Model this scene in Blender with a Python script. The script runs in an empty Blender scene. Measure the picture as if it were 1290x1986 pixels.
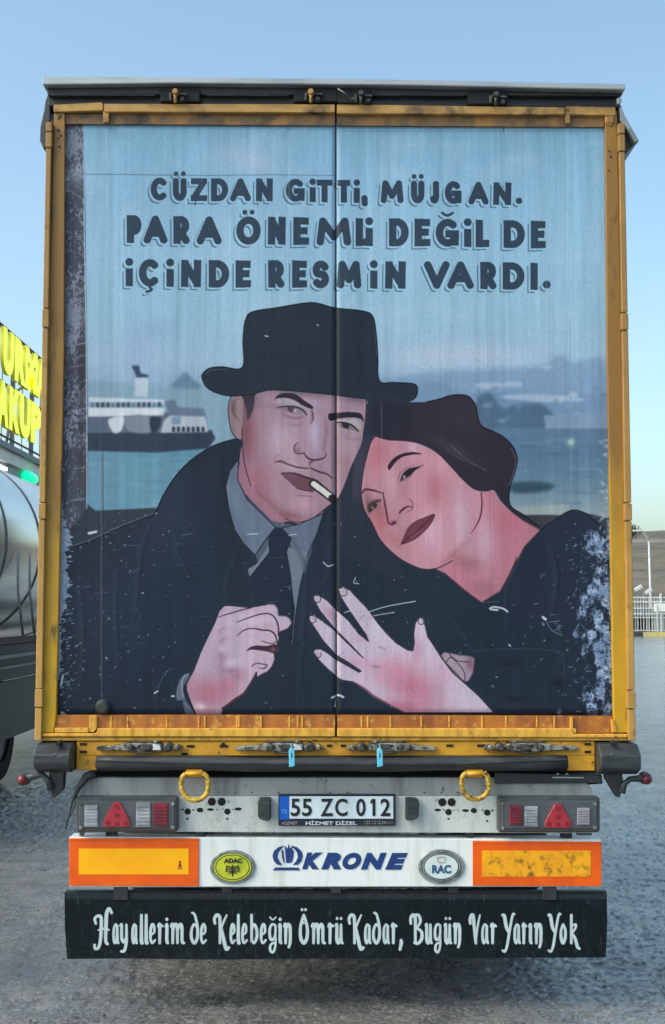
import bpy, bmesh, math, random
import numpy as np
from mathutils import Vector, Matrix

R = math.radians
random.seed(7)
rng = np.random.default_rng(11)
scene = bpy.context.scene
COL = scene.collection

# ------------------------------------------------------------------ camera, sky, sun, exposure
FPX, HORIZ, DIST, EYE = 2450.0, 1187.0, 5.45, 1.68
PITCH = math.atan((HORIZ - 993.0) / FPX)
CAM = Vector((-0.0135, -DIST, EYE))
cam_data = bpy.data.cameras.new('camera')
cam = bpy.data.objects.new('camera', cam_data)
COL.objects.link(cam)
cam.location = CAM
cam.rotation_euler = (math.pi / 2 + PITCH, 0, 0)
cam_data.sensor_fit = 'VERTICAL'
cam_data.sensor_height = 36.0
cam_data.lens = FPX / 1986.0 * 36.0
cam_data.clip_start = 0.1
cam_data.clip_end = 6000
scene.camera = cam

SUN_EL, SUN_AZ = R(43), R(-116)       # azimuth measured from +Y (beyond the truck) towards +X
world = bpy.data.worlds.new('World')
scene.world = world
world.use_nodes = True
wn, wl = world.node_tree.nodes, world.node_tree.links
wn.clear()
wo = wn.new('ShaderNodeOutputWorld')
wb = wn.new('ShaderNodeBackground')
sky = wn.new('ShaderNodeTexSky')
sky.sky_type = 'NISHITA'
sky.sun_disc = False
sky.sun_elevation = SUN_EL
sky.sun_rotation = SUN_AZ
sky.altitude = 100
sky.air_density = 1.0
sky.dust_density = 3.6
sky.ozone_density = .3
wb.inputs['Strength'].default_value = 0.15
tint = wn.new('ShaderNodeMix'); tint.data_type = 'RGBA'; tint.blend_type = 'MULTIPLY'
tint.inputs[0].default_value = 1.0
tint.inputs[7].default_value = (1.05, 1.18, 1.12, 1)        # thin high overcast, a little greener than a clean blue
wl.new(sky.outputs[0], tint.inputs[6])
wl.new(tint.outputs[2], wb.inputs[0])
wl.new(wb.outputs[0], wo.inputs[0])
sd = bpy.data.lights.new('sun', 'SUN')
sd.energy = 0.85
sd.angle = R(25)
sd.color = (1.0, 0.95, 0.88)
sun = bpy.data.objects.new('sun', sd)
COL.objects.link(sun)
sun_dir = Vector((math.sin(SUN_AZ) * math.cos(SUN_EL), math.cos(SUN_AZ) * math.cos(SUN_EL), math.sin(SUN_EL)))
sun.rotation_euler = (-sun_dir).to_track_quat('-Z', 'Y').to_euler()
sun.location = sun_dir * 50
scene.view_settings.view_transform = 'Standard'
scene.view_settings.look = 'None'
scene.view_settings.gamma = 1.0
scene.view_settings.use_curve_mapping = False
scene.view_settings.exposure = 0.7

# ------------------------------------------------------------------ helpers
def W(px, py, Y=0.0):
    """photo measurement -> point on the plane at depth Y"""
    a, b = (px - 645.0) / FPX, (993.0 - py) / FPX
    d = Vector((a, math.cos(PITCH) - b * math.sin(PITCH), math.sin(PITCH) + b * math.cos(PITCH)))
    return CAM + d * ((Y - CAM.y) / d.y)

def s2l(c):
    c = np.asarray(c, dtype=float) / 255.0
    return tuple(np.where(c <= 0.04045, c / 12.92, ((c + 0.055) / 1.055) ** 2.4))

def wloc(o):
    v = Vector((0, 0, 0))
    while o is not None:
        v += o.location
        o = o.parent
    return v

def thing(name, label, cat, loc=(0, 0, 0), group=None):
    o = bpy.data.objects.new(name, None)
    o.empty_display_size = 0.2
    COL.objects.link(o)
    o.location = loc
    o['label'] = label
    o['category'] = cat
    if group: o['group'] = group
    return o

def tag(o, label, cat, group=None):
    o['label'] = label
    o['category'] = cat
    if group: o['group'] = group
    return o

def obj(name, bm, mat, parent=None, bevel=0, smooth=False, label=None, kind=None, origin=None):
    """bm in world coordinates -> ONE mesh object"""
    if bevel:
        es = [e for e in bm.edges if len(e.link_faces) == 2 and e.calc_face_angle(0) > 0.5]
        bmesh.ops.bevel(bm, geom=es, offset=bevel, segments=1, affect='EDGES', clamp_overlap=True)
    org = Vector(origin) if origin is not None else wloc(parent)
    bmesh.ops.translate(bm, verts=bm.verts, vec=-org)
    me = bpy.data.meshes.new(name)
    bm.to_mesh(me)
    bm.free()
    for m in (mat if isinstance(mat, (list, tuple)) else [mat]):
        me.materials.append(m)
    if smooth:
        for p in me.polygons: p.use_smooth = True
    o = bpy.data.objects.new(name, me)
    COL.objects.link(o)
    if parent is not None:
        o.parent = parent
        o.location = org - wloc(parent)
    else:
        o.location = org
    if label: o['label'] = label
    if kind: o['kind'] = kind
    return o

def B(): return bmesh.new()

def box(bm, x0, x1, y0, y1, z0, z1, mi=0):
    v = [bm.verts.new(p) for p in ((x0,y0,z0),(x1,y0,z0),(x1,y1,z0),(x0,y1,z0),(x0,y0,z1),(x1,y0,z1),(x1,y1,z1),(x0,y1,z1))]
    for f in ((0,3,2,1),(4,5,6,7),(0,1,5,4),(1,2,6,5),(2,3,7,6),(3,0,4,7)):
        bm.faces.new([v[i] for i in f]).material_index = mi
    return v

def prism(bm, pts, yb, mi=0):
    """pts: front polygon (world Vectors, clockwise or not), extruded straight back to depth yb"""
    f = [bm.verts.new(p) for p in pts]
    b = [bm.verts.new((p[0], p[1] + (yb - pts[0][1]), p[2])) for p in pts]
    n = len(pts)
    faces = [bm.faces.new(f), bm.faces.new(b[::-1])]
    for i in range(n):
        faces.append(bm.faces.new((f[i], b[i], b[(i + 1) % n], f[(i + 1) % n])))
    for q in faces: q.material_index = mi
    bmesh.ops.recalc_face_normals(bm, faces=faces)

def pp(bm, pts, Y, depth, mi=0):
    """outline given in photo measurements, front at depth Y, thickness behind it"""
    prism(bm, [W(x, y, Y) for x, y in pts], Y + depth, mi)

def pbox(bm, x0, y0, x1, y1, Y, depth, mi=0):
    pp(bm, [(x0, y0), (x1, y0), (x1, y1), (x0, y1)], Y, depth, mi)

def pellipse(cx, cy, rx, ry, n=24):
    return [(cx + rx * math.cos(2 * math.pi * i / n), cy + ry * math.sin(2 * math.pi * i / n)) for i in range(n)]

def tube(bm, path, r, seg=8, closed=False, cap=True):
    path = [Vector(p) for p in path]
    n = len(path)
    rs = r if isinstance(r, (list, tuple)) else [r] * n
    rings = []
    up = Vector((0, 0, 1))
    for i, p in enumerate(path):
        if closed: t = path[(i + 1) % n] - path[i - 1]
        else: t = path[min(i + 1, n - 1)] - path[max(i - 1, 0)]
        t.normalize()
        a = t.cross(up)
        if a.length < 0.1: a = t.cross(Vector((0, 1, 0)))
        a.normalize()
        if i and a.dot(prev) < 0: a = -a
        prev = a
        b = t.cross(a).normalized()
        rings.append([bm.verts.new(p + (a * math.cos(2 * math.pi * k / seg) + b * math.sin(2 * math.pi * k / seg)) * rs[i]) for k in range(seg)])
    fs = []
    for i in range(n if closed else n - 1):
        A, C = rings[i], rings[(i + 1) % n]
        for k in range(seg):
            fs.append(bm.faces.new((A[k], A[(k + 1) % seg], C[(k + 1) % seg], C[k])))
    if cap and not closed:
        fs.append(bm.faces.new(rings[0][::-1])); fs.append(bm.faces.new(rings[-1]))
    bmesh.ops.recalc_face_normals(bm, faces=fs)

def lathe(bm, prof, c, axis='Y', seg=32, closed=True):
    """prof: list of (along, radius)"""
    rings = []
    for a, r in prof:
        ring = []
        for k in range(seg):
            t = 2 * math.pi * k / seg
            u, v = r * math.cos(t), r * math.sin(t)
            if axis == 'Y': p = (c[0] + u, c[1] + a, c[2] + v)
            elif axis == 'X': p = (c[0] + a, c[1] + u, c[2] + v)
            else: p = (c[0] + u, c[1] + v, c[2] + a)
            ring.append(bm.verts.new(p))
        rings.append(ring)
    fs = []
    for A, C in zip(rings, rings[1:]):
        for k in range(seg):
            fs.append(bm.faces.new((A[k], A[(k + 1) % seg], C[(k + 1) % seg], C[k])))
    if closed:
        fs.append(bm.faces.new(rings[0][::-1])); fs.append(bm.faces.new(rings[-1]))
    bmesh.ops.recalc_face_normals(bm, faces=fs)

def ribbon(bm, pts, w, th=0.0015):
    """flat stroke in a Y plane; pts world, w list of widths"""
    n = len(pts)
    ws = w if isinstance(w, (list, tuple)) else [w] * n
    L, Rr = [], []
    for i in range(n):
        t = pts[min(i + 1, n - 1)] - pts[max(i - 1, 0)]
        nrm = Vector((-t.z, 0, t.x)).normalized() * ws[i] / 2
        L.append(pts[i] + nrm); Rr.append(pts[i] - nrm)
    prism(bm, L + Rr[::-1], pts[0].y + th)

def text_mesh(body, x0, y0, x1, y1, Y, bold=0.0, shear=0.0, depth=0.0015, plane='Y', box3=None):
    """lettering as a thin mesh fitted to a box given in photo measurements"""
    cu = bpy.data.curves.new('lettering', 'FONT')
    cu.body = body
    cu.offset = bold
    cu.shear = shear
    cu.extrude = 0.05
    cu.resolution_u = 5
    tmp = bpy.data.objects.new('lettering', cu)
    COL.objects.link(tmp)
    dg = bpy.context.evaluated_depsgraph_get()
    me = bpy.data.meshes.new_from_object(tmp.evaluated_get(dg))
    bm = B(); bm.from_mesh(me)
    bpy.data.objects.remove(tmp); bpy.data.curves.remove(cu); bpy.data.meshes.remove(me)
    xs = [v.co.x for v in bm.verts]; ys = [v.co.y for v in bm.verts]
    ax, bx, ay, by = min(xs), max(xs), min(ys), max(ys)
    if box3 is None:
        a, b = W(x0, y1, Y), W(x1, y0, Y)
    for v in bm.verts:
        u, t, d = (v.co.x - ax) / (bx - ax), (v.co.y - ay) / (by - ay), v.co.z / 0.1 + 0.5
        if box3 is None:
            v.co = Vector((a.x + (b.x - a.x) * u, Y + depth * (1 - d), a.z + (b.z - a.z) * t))
        else:
            v.co = box3(u, t, d)
    bmesh.ops.recalc_face_normals(bm, faces=bm.faces)
    return bm

# ------------------------------------------------------------------ materials
def new_mat(name):
    m = bpy.data.materials.new(name)
    m.use_nodes = True
    return m, m.node_tree.nodes, m.node_tree.links, m.node_tree.nodes['Principled BSDF']

def mat(name, c1, c2=None, rough=0.5, rough2=None, metal=0.0, scale=6.0, stretch=(1, 1, 1), lo=0.45, hi=0.7,
        c3=None, scale3=40, lo3=0.62, hi3=0.72, bump=0.0, bscale=60, spec=0.5, emit=None, detail=8):
    m, n, l, p = new_mat(name)
    tc = n.new('ShaderNodeTexCoord')
    mp = n.new('ShaderNodeMapping'); mp.inputs['Scale'].default_value = stretch
    l.new(tc.outputs['Object'], mp.inputs[0])
    p.inputs['Metallic'].default_value = metal
    p.inputs['Specular IOR Level'].default_value = spec
    def noise(sc, lo_, hi_, vec, det=detail):
        t = n.new('ShaderNodeTexNoise'); t.inputs['Scale'].default_value = sc; t.inputs['Detail'].default_value = det
        t.inputs['Roughness'].default_value = 0.62
        l.new(vec, t.inputs[0])
        r = n.new('ShaderNodeMapRange'); r.inputs[1].default_value = lo_; r.inputs[2].default_value = hi_
        l.new(t.outputs[0], r.inputs[0])
        return r.outputs[0]
    col = None
    if c2 is not None:
        f = noise(scale, lo, hi, mp.outputs[0])
        mx = n.new('ShaderNodeMix'); mx.data_type = 'RGBA'
        l.new(f, mx.inputs[0]); mx.inputs[6].default_value = (*c1, 1); mx.inputs[7].default_value = (*c2, 1)
        col = mx.outputs[2]
        rr = n.new('ShaderNodeMapRange'); rr.inputs[3].default_value = rough; rr.inputs[4].default_value = rough if rough2 is None else rough2
        l.new(f, rr.inputs[0]); l.new(rr.outputs[0], p.inputs['Roughness'])
    else:
        p.inputs['Roughness'].default_value = rough
        p.inputs['Base Color'].default_value = (*c1, 1)
    if c3 is not None:
        f3 = noise(scale3, lo3, hi3, tc.outputs['Object'])
        mx = n.new('ShaderNodeMix'); mx.data_type = 'RGBA'
        l.new(f3, mx.inputs[0])
        if col is not None: l.new(col, mx.inputs[6])
        else: mx.inputs[6].default_value = (*c1, 1)
        mx.inputs[7].default_value = (*c3, 1)
        col = mx.outputs[2]
    if col is not None: l.new(col, p.inputs['Base Color'])
    if bump:
        t = n.new('ShaderNodeTexNoise'); t.inputs['Scale'].default_value = bscale; t.inputs['Detail'].default_value = 4
        l.new(mp.outputs[0], t.inputs[0])
        b = n.new('ShaderNodeBump'); b.inputs['Strength'].default_value = bump; b.inputs['Distance'].default_value = 0.01
        l.new(t.outputs[0], b.inputs['Height']); l.new(b.outputs[0], p.inputs['Normal'])
    if emit:
        p.inputs['Emission Color'].default_value = (*emit[0], 1); p.inputs['Emission Strength'].default_value = emit[1]
    return m

# yellow paint, dull and grimy towards the roof, cleaner and brighter low down
def rail_mat(name, clean, grime, rust, bottom=1.3, top=2.6, st=(1, 1, 0.25)):
    m, n, l, p = new_mat(name)
    tc = n.new('ShaderNodeTexCoord')
    sp = n.new('ShaderNodeSeparateXYZ'); l.new(tc.outputs['Object'], sp.inputs[0])
    hr = n.new('ShaderNodeMapRange'); hr.inputs[1].default_value = bottom; hr.inputs[2].default_value = top
    l.new(sp.outputs[2], hr.inputs[0])
    mp = n.new('ShaderNodeMapping'); mp.inputs['Scale'].default_value = st
    l.new(tc.outputs['Object'], mp.inputs[0])
    t = n.new('ShaderNodeTexNoise'); t.inputs['Scale'].default_value = 9; t.inputs['Detail'].default_value = 8
    l.new(mp.outputs[0], t.inputs[0])
    ad = n.new('ShaderNodeMath'); ad.operation = 'MULTIPLY_ADD'
    l.new(t.outputs[0], ad.inputs[0]); ad.inputs[1].default_value = 1.4; l.new(hr.outputs[0], ad.inputs[2])
    ar = n.new('ShaderNodeMapRange'); ar.inputs[1].default_value = 0.55; ar.inputs[2].default_value = 1.6
    l.new(ad.outputs[0], ar.inputs[0])
    mx = n.new('ShaderNodeMix'); mx.data_type = 'RGBA'; l.new(ar.outputs[0], mx.inputs[0])
    mx.inputs[6].default_value = (*clean, 1); mx.inputs[7].default_value = (*grime, 1)
    t2 = n.new('ShaderNodeTexNoise'); t2.inputs['Scale'].default_value = 28; t2.inputs['Detail'].default_value = 6
    l.new(mp.outputs[0], t2.inputs[0])
    r2 = n.new('ShaderNodeMapRange'); r2.inputs[1].default_value = 0.6; r2.inputs[2].default_value = 0.74
    l.new(t2.outputs[0], r2.inputs[0])
    m2 = n.new('ShaderNodeMix'); m2.data_type = 'RGBA'; l.new(r2.outputs[0], m2.inputs[0])
    l.new(mx.outputs[2], m2.inputs[6]); m2.inputs[7].default_value = (*rust, 1)
    l.new(m2.outputs[2], p.inputs['Base Color'])
    p.inputs['Roughness'].default_value = 0.5
    b = n.new('ShaderNodeBump'); b.inputs['Strength'].default_value = 0.15; b.inputs['Distance'].default_value = 0.004
    l.new(t2.outputs[0], b.inputs['Height']); l.new(b.outputs[0], p.inputs['Normal'])
    return m

M = {}
M['stile'] = rail_mat('yellow_stile_paint', s2l((208, 160, 4)), s2l((136, 98, 42)), s2l((104, 72, 34)))
M['hinge'] = rail_mat('hinge_paint', s2l((190, 146, 74)), s2l((146, 110, 60)), s2l((120, 76, 40)), 0.9, 3.6, (1, 1, .6))
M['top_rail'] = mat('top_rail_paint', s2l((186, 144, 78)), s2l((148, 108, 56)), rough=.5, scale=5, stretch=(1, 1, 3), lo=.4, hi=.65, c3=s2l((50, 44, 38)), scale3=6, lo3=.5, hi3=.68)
M['top_rail_low'] = mat('top_recess_shaded_paint', s2l((150, 108, 56)), s2l((110, 84, 58)), rough=.55, scale=7, stretch=(1, 1, 1), lo=.42, hi=.6, c3=s2l((50, 46, 42)), scale3=5, lo3=.5, hi3=.66)  # recess shade is mixed into this darker copy of the rail paint
M['rust_rail'] = mat('rusty_rail_paint', s2l((180, 110, 36)), s2l((136, 76, 38)), rough=.55, scale=14, stretch=(1, 1, .22), lo=.4, hi=.68, c3=s2l((200, 150, 66)), scale3=22, lo3=.56, hi3=.68, bump=.1)
M['lip'] = mat('yellow_lip_paint', s2l((222, 168, 66)), s2l((176, 124, 40)), rough=.5, scale=26, stretch=(1, 1, .2), lo=.45, hi=.66, c3=s2l((128, 84, 34)), scale3=34, lo3=.6, hi3=.7)
M['beam'] = mat('yellow_beam_paint', s2l((216, 158, 42)), s2l((184, 128, 38)), rough=.45, scale=8, lo=.45, hi=.7, c3=s2l((92, 66, 34)), scale3=26, lo3=.62, hi3=.7)
M['ring'] = mat('yellow_ring_paint', s2l((206, 166, 58)), s2l((160, 122, 40)), rough=.45, scale=22, c3=s2l((84, 62, 34)), scale3=45, lo3=.52, hi3=.62, bump=.3, bscale=120)
M['alu'] = mat('grey_aluminium', (.42, .44, .46), (.3, .32, .34), rough=.4, metal=.55, scale=3, stretch=(1, 1, 6))
M['black'] = mat('black_paint', (.018, .022, .026), (.035, .04, .045), rough=.45, scale=9, bump=.05)
M['deep'] = mat('black_and_recess_shade', (.006, .007, .009), rough=.8)  # near-black brackets; also stands for shade in holes, slots and the chassis recess
M['rubber'] = mat('black_rubber', (.022, .028, .032), (.05, .058, .062), rough=.42, rough2=.62, scale=7, stretch=(1, 1, 5), bump=.12, bscale=25)
M['tarp'] = mat('dark_tarpaulin', (.035, .04, .05), (.06, .065, .07), rough=.5, scale=4, bump=.25, bscale=8)
M['tarp_edge'] = mat('grey_tarpaulin', (.26, .3, .33), (.16, .19, .21), rough=.5, scale=9, bump=.3, bscale=14)
M['grease'] = mat('greasy_steel', (.34, .33, .29), (.06, .055, .05), rough=.4, rough2=.65, metal=.4, scale=32, lo=.4, hi=.6, bump=.4, bscale=90)
M['grease_dark'] = mat('dark_greasy_steel', (.07, .065, .06), (.015, .015, .015), rough=.4, scale=40, lo=.4, hi=.62, bump=.4, bscale=90)
M['tagblue'] = mat('cyan_plastic', s2l((96, 190, 222)), s2l((140, 210, 230)), rough=.35, scale=30)
M['panel'] = mat('dirty_white_panel', s2l((206, 210, 208)), s2l((160, 164, 160)), rough=.4, rough2=.6, scale=7, stretch=(1.6, 1, .5), lo=.48, hi=.75, c3=s2l((100, 100, 94)), scale3=45, lo3=.6, hi3=.76)
M['panel_top'] = mat('shaded_panel_top', s2l((158, 160, 162)), s2l((120, 122, 122)), rough=.4, scale=6, stretch=(2, 1, .3), lo=.48, hi=.7, c3=s2l((84, 84, 80)), scale3=30, lo3=.62, hi3=.72)
M['bumper'] = mat('white_bumper_paint', s2l((226, 230, 230)), s2l((196, 200, 194)), rough=.35, scale=8, stretch=(3, 1, .35), lo=.5, hi=.74, c3=s2l((138, 142, 122)), scale3=9, lo3=.62, hi3=.78)
M['lamp_black'] = mat('lamp_housing', (.045, .052, .058), (.07, .078, .085), rough=.35, scale=10)
M['lamp_glass'] = mat('smoked_lens', (.07, .078, .09), (.1, .105, .12), rough=.12, scale=8)
M['lens_white'] = mat('clear_lens', s2l((160, 164, 172)), s2l((116, 120, 130)), rough=.12, scale=5, stretch=(1, 1, 4), lo=.4, hi=.6)
M['lens_grey'] = mat('dull_clear_lens', s2l((140, 136, 146)), s2l((110, 108, 116)), rough=.15, scale=6)
M['lens_red'] = mat('red_lens', s2l((132, 42, 58)), s2l((98, 36, 50)), rough=.12, scale=9)
M['tri_red'] = mat('red_triangle_reflector', s2l((164, 46, 60)), s2l((136, 38, 50)), rough=.2, scale=14)
M['tri_dark'] = mat('dark_red_plastic', s2l((128, 26, 36)), rough=.3)
M['marker_red'] = mat('dark_red_lens', s2l((120, 28, 46)), s2l((84, 24, 36)), rough=.15, scale=20)
M['refl_red'] = mat('orange_red_reflector', s2l((236, 94, 4)), s2l((214, 78, 8)), rough=.3, scale=5, c3=s2l((120, 44, 14)), scale3=26, lo3=.66, hi3=.76)
M['refl_amber'] = mat('amber_reflector', s2l((255, 184, 4)), s2l((252, 166, 4)), rough=.25, scale=4, lo=.4, hi=.7)
M['refl_amber_dirty'] = mat('dirty_amber_reflector', s2l((250, 176, 20)), s2l((226, 150, 26)), rough=.3, scale=6, c3=s2l((104, 72, 30)), scale3=34, stretch=(1, 1, 1), lo3=.5, hi3=.7)
M['navy'] = mat('navy_vinyl', s2l((24, 58, 122)), s2l((28, 50, 100)), rough=.35, scale=20)
M['badge_rim'] = mat('badge_silver_rim', s2l((150, 156, 158)), s2l((84, 90, 92)), rough=.35, metal=.3, scale=26)
M['badge_lime'] = mat('badge_lime', s2l((192, 198, 52)), s2l((150, 160, 44)), rough=.4, scale=12)
M['badge_white'] = mat('badge_white', s2l((206, 218, 218)), s2l((180, 194, 196)), rough=.4, scale=12)
M['badge_black'] = mat('badge_black', s2l((36, 38, 28)), rough=.5)
M['badge_blue'] = mat('badge_blue', s2l((44, 84, 124)), rough=.45)
M['badge_tan'] = mat('badge_tan', s2l((168, 150, 118)), rough=.5)
M['plate'] = mat('plate_white', s2l((208, 222, 232)), s2l((186, 200, 210)), rough=.3, scale=10)
M['plate_black'] = mat('plate_black', s2l((18, 20, 28)), rough=.4)
M['plate_frame'] = mat('plate_frame', s2l((26, 32, 52)), rough=.35)
M['plate_blue'] = mat('plate_blue', s2l((10, 88, 190)), rough=.35)
M['plate_cyan'] = mat('plate_pale_blue', s2l((80, 160, 225)), rough=.4)
M['white_print'] = mat('white_print', s2l((206, 214, 222)), s2l((150, 160, 170)), rough=.4, scale=60, lo=.5, hi=.75)
M['seam'] = mat('seam_rubber_and_gap_shade', (.02, .014, .014), (.04, .022, .018), rough=.7, scale=20)

# ------------------------------------------------------------------ flat print: a small paint program on numpy arrays
PPM = 470.0                                     # canvas pixels per metre

def smooth_noise(h, w, cell_y, cell_x, seed, octaves=4):
    r = np.random.default_rng(seed)
    out = np.zeros((h, w)); amp = 1.0; tot = 0
    for o in range(octaves):
        gy, gx = int(h / max(cell_y, 1)) + 3, int(w / max(cell_x, 1)) + 3
        g = r.random((gy, gx))
        yy = np.arange(h) / max(cell_y, 1); xx = np.arange(w) / max(cell_x, 1)
        yi, xi = yy.astype(int), xx.astype(int)
        fy, fx = yy - yi, xx - xi
        fy, fx = (fy * fy * (3 - 2 * fy))[:, None], (fx * fx * (3 - 2 * fx))[None, :]
        a = g[yi][:, xi]; b = g[yi][:, xi + 1]; c = g[yi + 1][:, xi]; d = g[yi + 1][:, xi + 1]
        out += amp * ((a * (1 - fx) + b * fx) * (1 - fy) + (c * (1 - fx) + d * fx) * fy)
        tot += amp; amp *= 0.55; cell_y /= 2; cell_x /= 2
    return out / tot

def spline(pts, closed=True, k=6):
    P = np.array(pts, float); n = len(P); out = []
    rngi = range(n if closed else n - 1)
    for i in rngi:
        if closed: a, b, c, d = P[i - 1], P[i], P[(i + 1) % n], P[(i + 2) % n]
        else: a, b, c, d = P[max(i - 1, 0)], P[i], P[i + 1], P[min(i + 2, n - 1)]
        for t in np.arange(k) / k:
            out.append(0.5 * ((2 * b) + (c - a) * t + (2 * a - 5 * b + 4 * c - d) * t * t + (3 * b - a - 3 * c + d) * t ** 3))
    if not closed: out.append(P[-1])
    return np.array(out)

def box_blur(m, r):
    r = int(round(r))
    if r < 1: return m
    for ax in (0, 1):
        for _ in range(2):
            p = np.pad(m, [(r + 1, r) if i == ax else (0, 0) for i in (0, 1)], mode='edge')
            c = np.cumsum(p, axis=ax)
            n = m.shape[ax]
            hi = np.take(c, np.arange(2 * r + 1, 2 * r + 1 + n), axis=ax)
            lo = np.take(c, np.arange(0, n), axis=ax)
            m = (hi - lo) / (2 * r + 1)
    return m

class Canvas:
    """a flat print lying on the plane y = Y, between two corners given in photo measurements"""
    def __init__(s, x0, x1, z0, z1, base, Y=0.0, ppm=PPM):
        s.x0, s.x1, s.z0, s.z1, s.Y, s.ppm = x0, x1, z0, z1, Y, ppm
        s.w, s.h = int((x1 - x0) * ppm), int((z1 - z0) * ppm)
        s.a = np.empty((s.h, s.w, 3)); s.a[:] = np.array(base) / 255.0
        s.k = ppm / 449.0
    def T(s, pts):
        out = []
        for x, y in pts:
            p = W(x, y, s.Y)
            out.append(((p.x - s.x0) * s.ppm, (s.z1 - p.z) * s.ppm))
        return out
    def mask(s, pts, sm=True, blur=0):
        q = np.array(s.T(pts))
        if sm: q = spline(q)
        m = np.zeros((s.h, s.w))
        y0, y1 = max(int(q[:, 1].min()) - 1, 0), min(int(q[:, 1].max()) + 2, s.h)
        xa, ya = q[:, 0], q[:, 1]
        xb, yb = np.roll(xa, -1), np.roll(ya, -1)
        ix = np.arange(s.w)
        for r in range(y0, y1):
            for sub in (.25, .75):
                yy = r + sub
                hit = (ya <= yy) != (yb <= yy)
                if not hit.any(): continue
                xs = np.sort(xa[hit] + (yy - ya[hit]) * (xb[hit] - xa[hit]) / (yb[hit] - ya[hit]))
                for a, b in zip(xs[::2], xs[1::2]):
                    i0, i1 = max(int(a), 0), min(int(b) + 1, s.w)
                    if i1 <= i0: continue
                    m[r, i0:i1] += .5 * np.clip(np.minimum(ix[i0:i1] + 1, b) - np.maximum(ix[i0:i1], a), 0, 1)
        m = np.clip(m, 0, 1)
        return box_blur(m, blur * s.k) if blur else m
    def paint(s, m, c, alpha=1.0, bb=None):
        y0, y1, x0, x1 = bb if bb else (0, s.h, 0, s.w)
        if y0 >= y1 or x0 >= x1: return
        m = (m[y0:y1, x0:x1] * alpha)[..., None]
        s.a[y0:y1, x0:x1] = s.a[y0:y1, x0:x1] * (1 - m) + (c[y0:y1, x0:x1] if isinstance(c, np.ndarray) else np.array(c) / 255.0) * m
    def bbox(s, pts, pad):
        q = np.array(s.T(pts)); pad = pad * s.k + 3
        return max(int(q[:, 1].min() - pad), 0), min(int(q[:, 1].max() + pad) + 1, s.h), max(int(q[:, 0].min() - pad), 0), min(int(q[:, 0].max() + pad) + 1, s.w)
    def poly(s, pts, c, sm=True, blur=0, alpha=1.0, clip=None):
        m = s.mask(pts, sm, blur)
        if clip is not None: m = m * clip
        s.paint(m, c, alpha, s.bbox(pts, blur * 3 + (25 if sm else 2)))
        return m
    def glow(s, cx, cy, rx, ry, c, alpha=.5, ang=0, clip=None):
        (x, y), = s.T([(cx, cy)])
        R_ = max(rx, ry) * s.k * 2.6
        y0, y1, x0, x1 = max(int(y - R_), 0), min(int(y + R_) + 1, s.h), max(int(x - R_), 0), min(int(x + R_) + 1, s.w)
        if y0 >= y1 or x0 >= x1: return
        Y, X = np.mgrid[y0:y1, x0:x1]
        t = R(ang); dx, dy = X - x, Y - y
        u = (dx * math.cos(t) + dy * math.sin(t)) / (rx * s.k); v = (-dx * math.sin(t) + dy * math.cos(t)) / (ry * s.k)
        m = np.exp(-(u * u + v * v))
        if clip is not None: m = m * clip[y0:y1, x0:x1]
        m = (m * alpha)[..., None]
        s.a[y0:y1, x0:x1] = s.a[y0:y1, x0:x1] * (1 - m) + np.array(c) / 255.0 * m
    def stroke_mask(s, pts, w, sm=True, m=None):
        q = np.array(s.T(pts), float)
        n0 = len(q)
        ws = np.array(w if isinstance(w, (list, tuple)) else [w] * n0, float) * s.k / 2
        if sm and n0 > 2:
            t0 = np.arange(n0); q = spline(q, closed=False, k=5)
            ws = np.interp(np.linspace(0, n0 - 1, len(q)), t0, ws)
        if m is None: m = np.zeros((s.h, s.w))
        for i in range(len(q) - 1):
            a, b = q[i], q[i + 1]; ra, rb = ws[i], ws[i + 1]
            rr = max(ra, rb) + 2
            xi, xj = max(int(min(a[0], b[0]) - rr), 0), min(int(max(a[0], b[0]) + rr) + 1, s.w)
            yi, yj = max(int(min(a[1], b[1]) - rr), 0), min(int(max(a[1], b[1]) + rr) + 1, s.h)
            if xi >= xj or yi >= yj: continue
            Y, X = np.mgrid[yi:yj, xi:xj]
            d = b - a; L = max(d @ d, 1e-6)
            t = np.clip(((X + .5 - a[0]) * d[0] + (Y + .5 - a[1]) * d[1]) / L, 0, 1)
            dist = np.hypot(X + .5 - a[0] - t * d[0], Y + .5 - a[1] - t * d[1])
            m[yi:yj, xi:xj] = np.maximum(m[yi:yj, xi:xj], np.clip(ra + (rb - ra) * t - dist + .5, 0, 1))
        return m
    def line(s, pts, w, c, alpha=1.0, sm=True, blur=0, clip=None):
        m = s.stroke_mask(pts, w, sm)
        bb = s.bbox(pts, (max(w) if isinstance(w, (list, tuple)) else w) + blur * 3 + (20 if sm else 1))
        y0, y1, x0, x1 = bb
        if y0 >= y1 or x0 >= x1: return
        m = m[y0:y1, x0:x1]
        if blur: m = box_blur(m, blur * s.k)
        if clip is not None: m = m * clip[y0:y1, x0:x1]
        m = (m * alpha)[..., None]
        s.a[y0:y1, x0:x1] = s.a[y0:y1, x0:x1] * (1 - m) + np.array(c) / 255.0 * m
    def image(s, name):
        im = bpy.data.images.new(name, s.w, s.h)
        px = np.ones((s.h, s.w, 4), np.float32)
        px[..., :3] = np.clip(s.a, 0, 1)[::-1]
        im.pixels.foreach_set(px.ravel())
        im.update(); im.pack()
        return im

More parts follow.
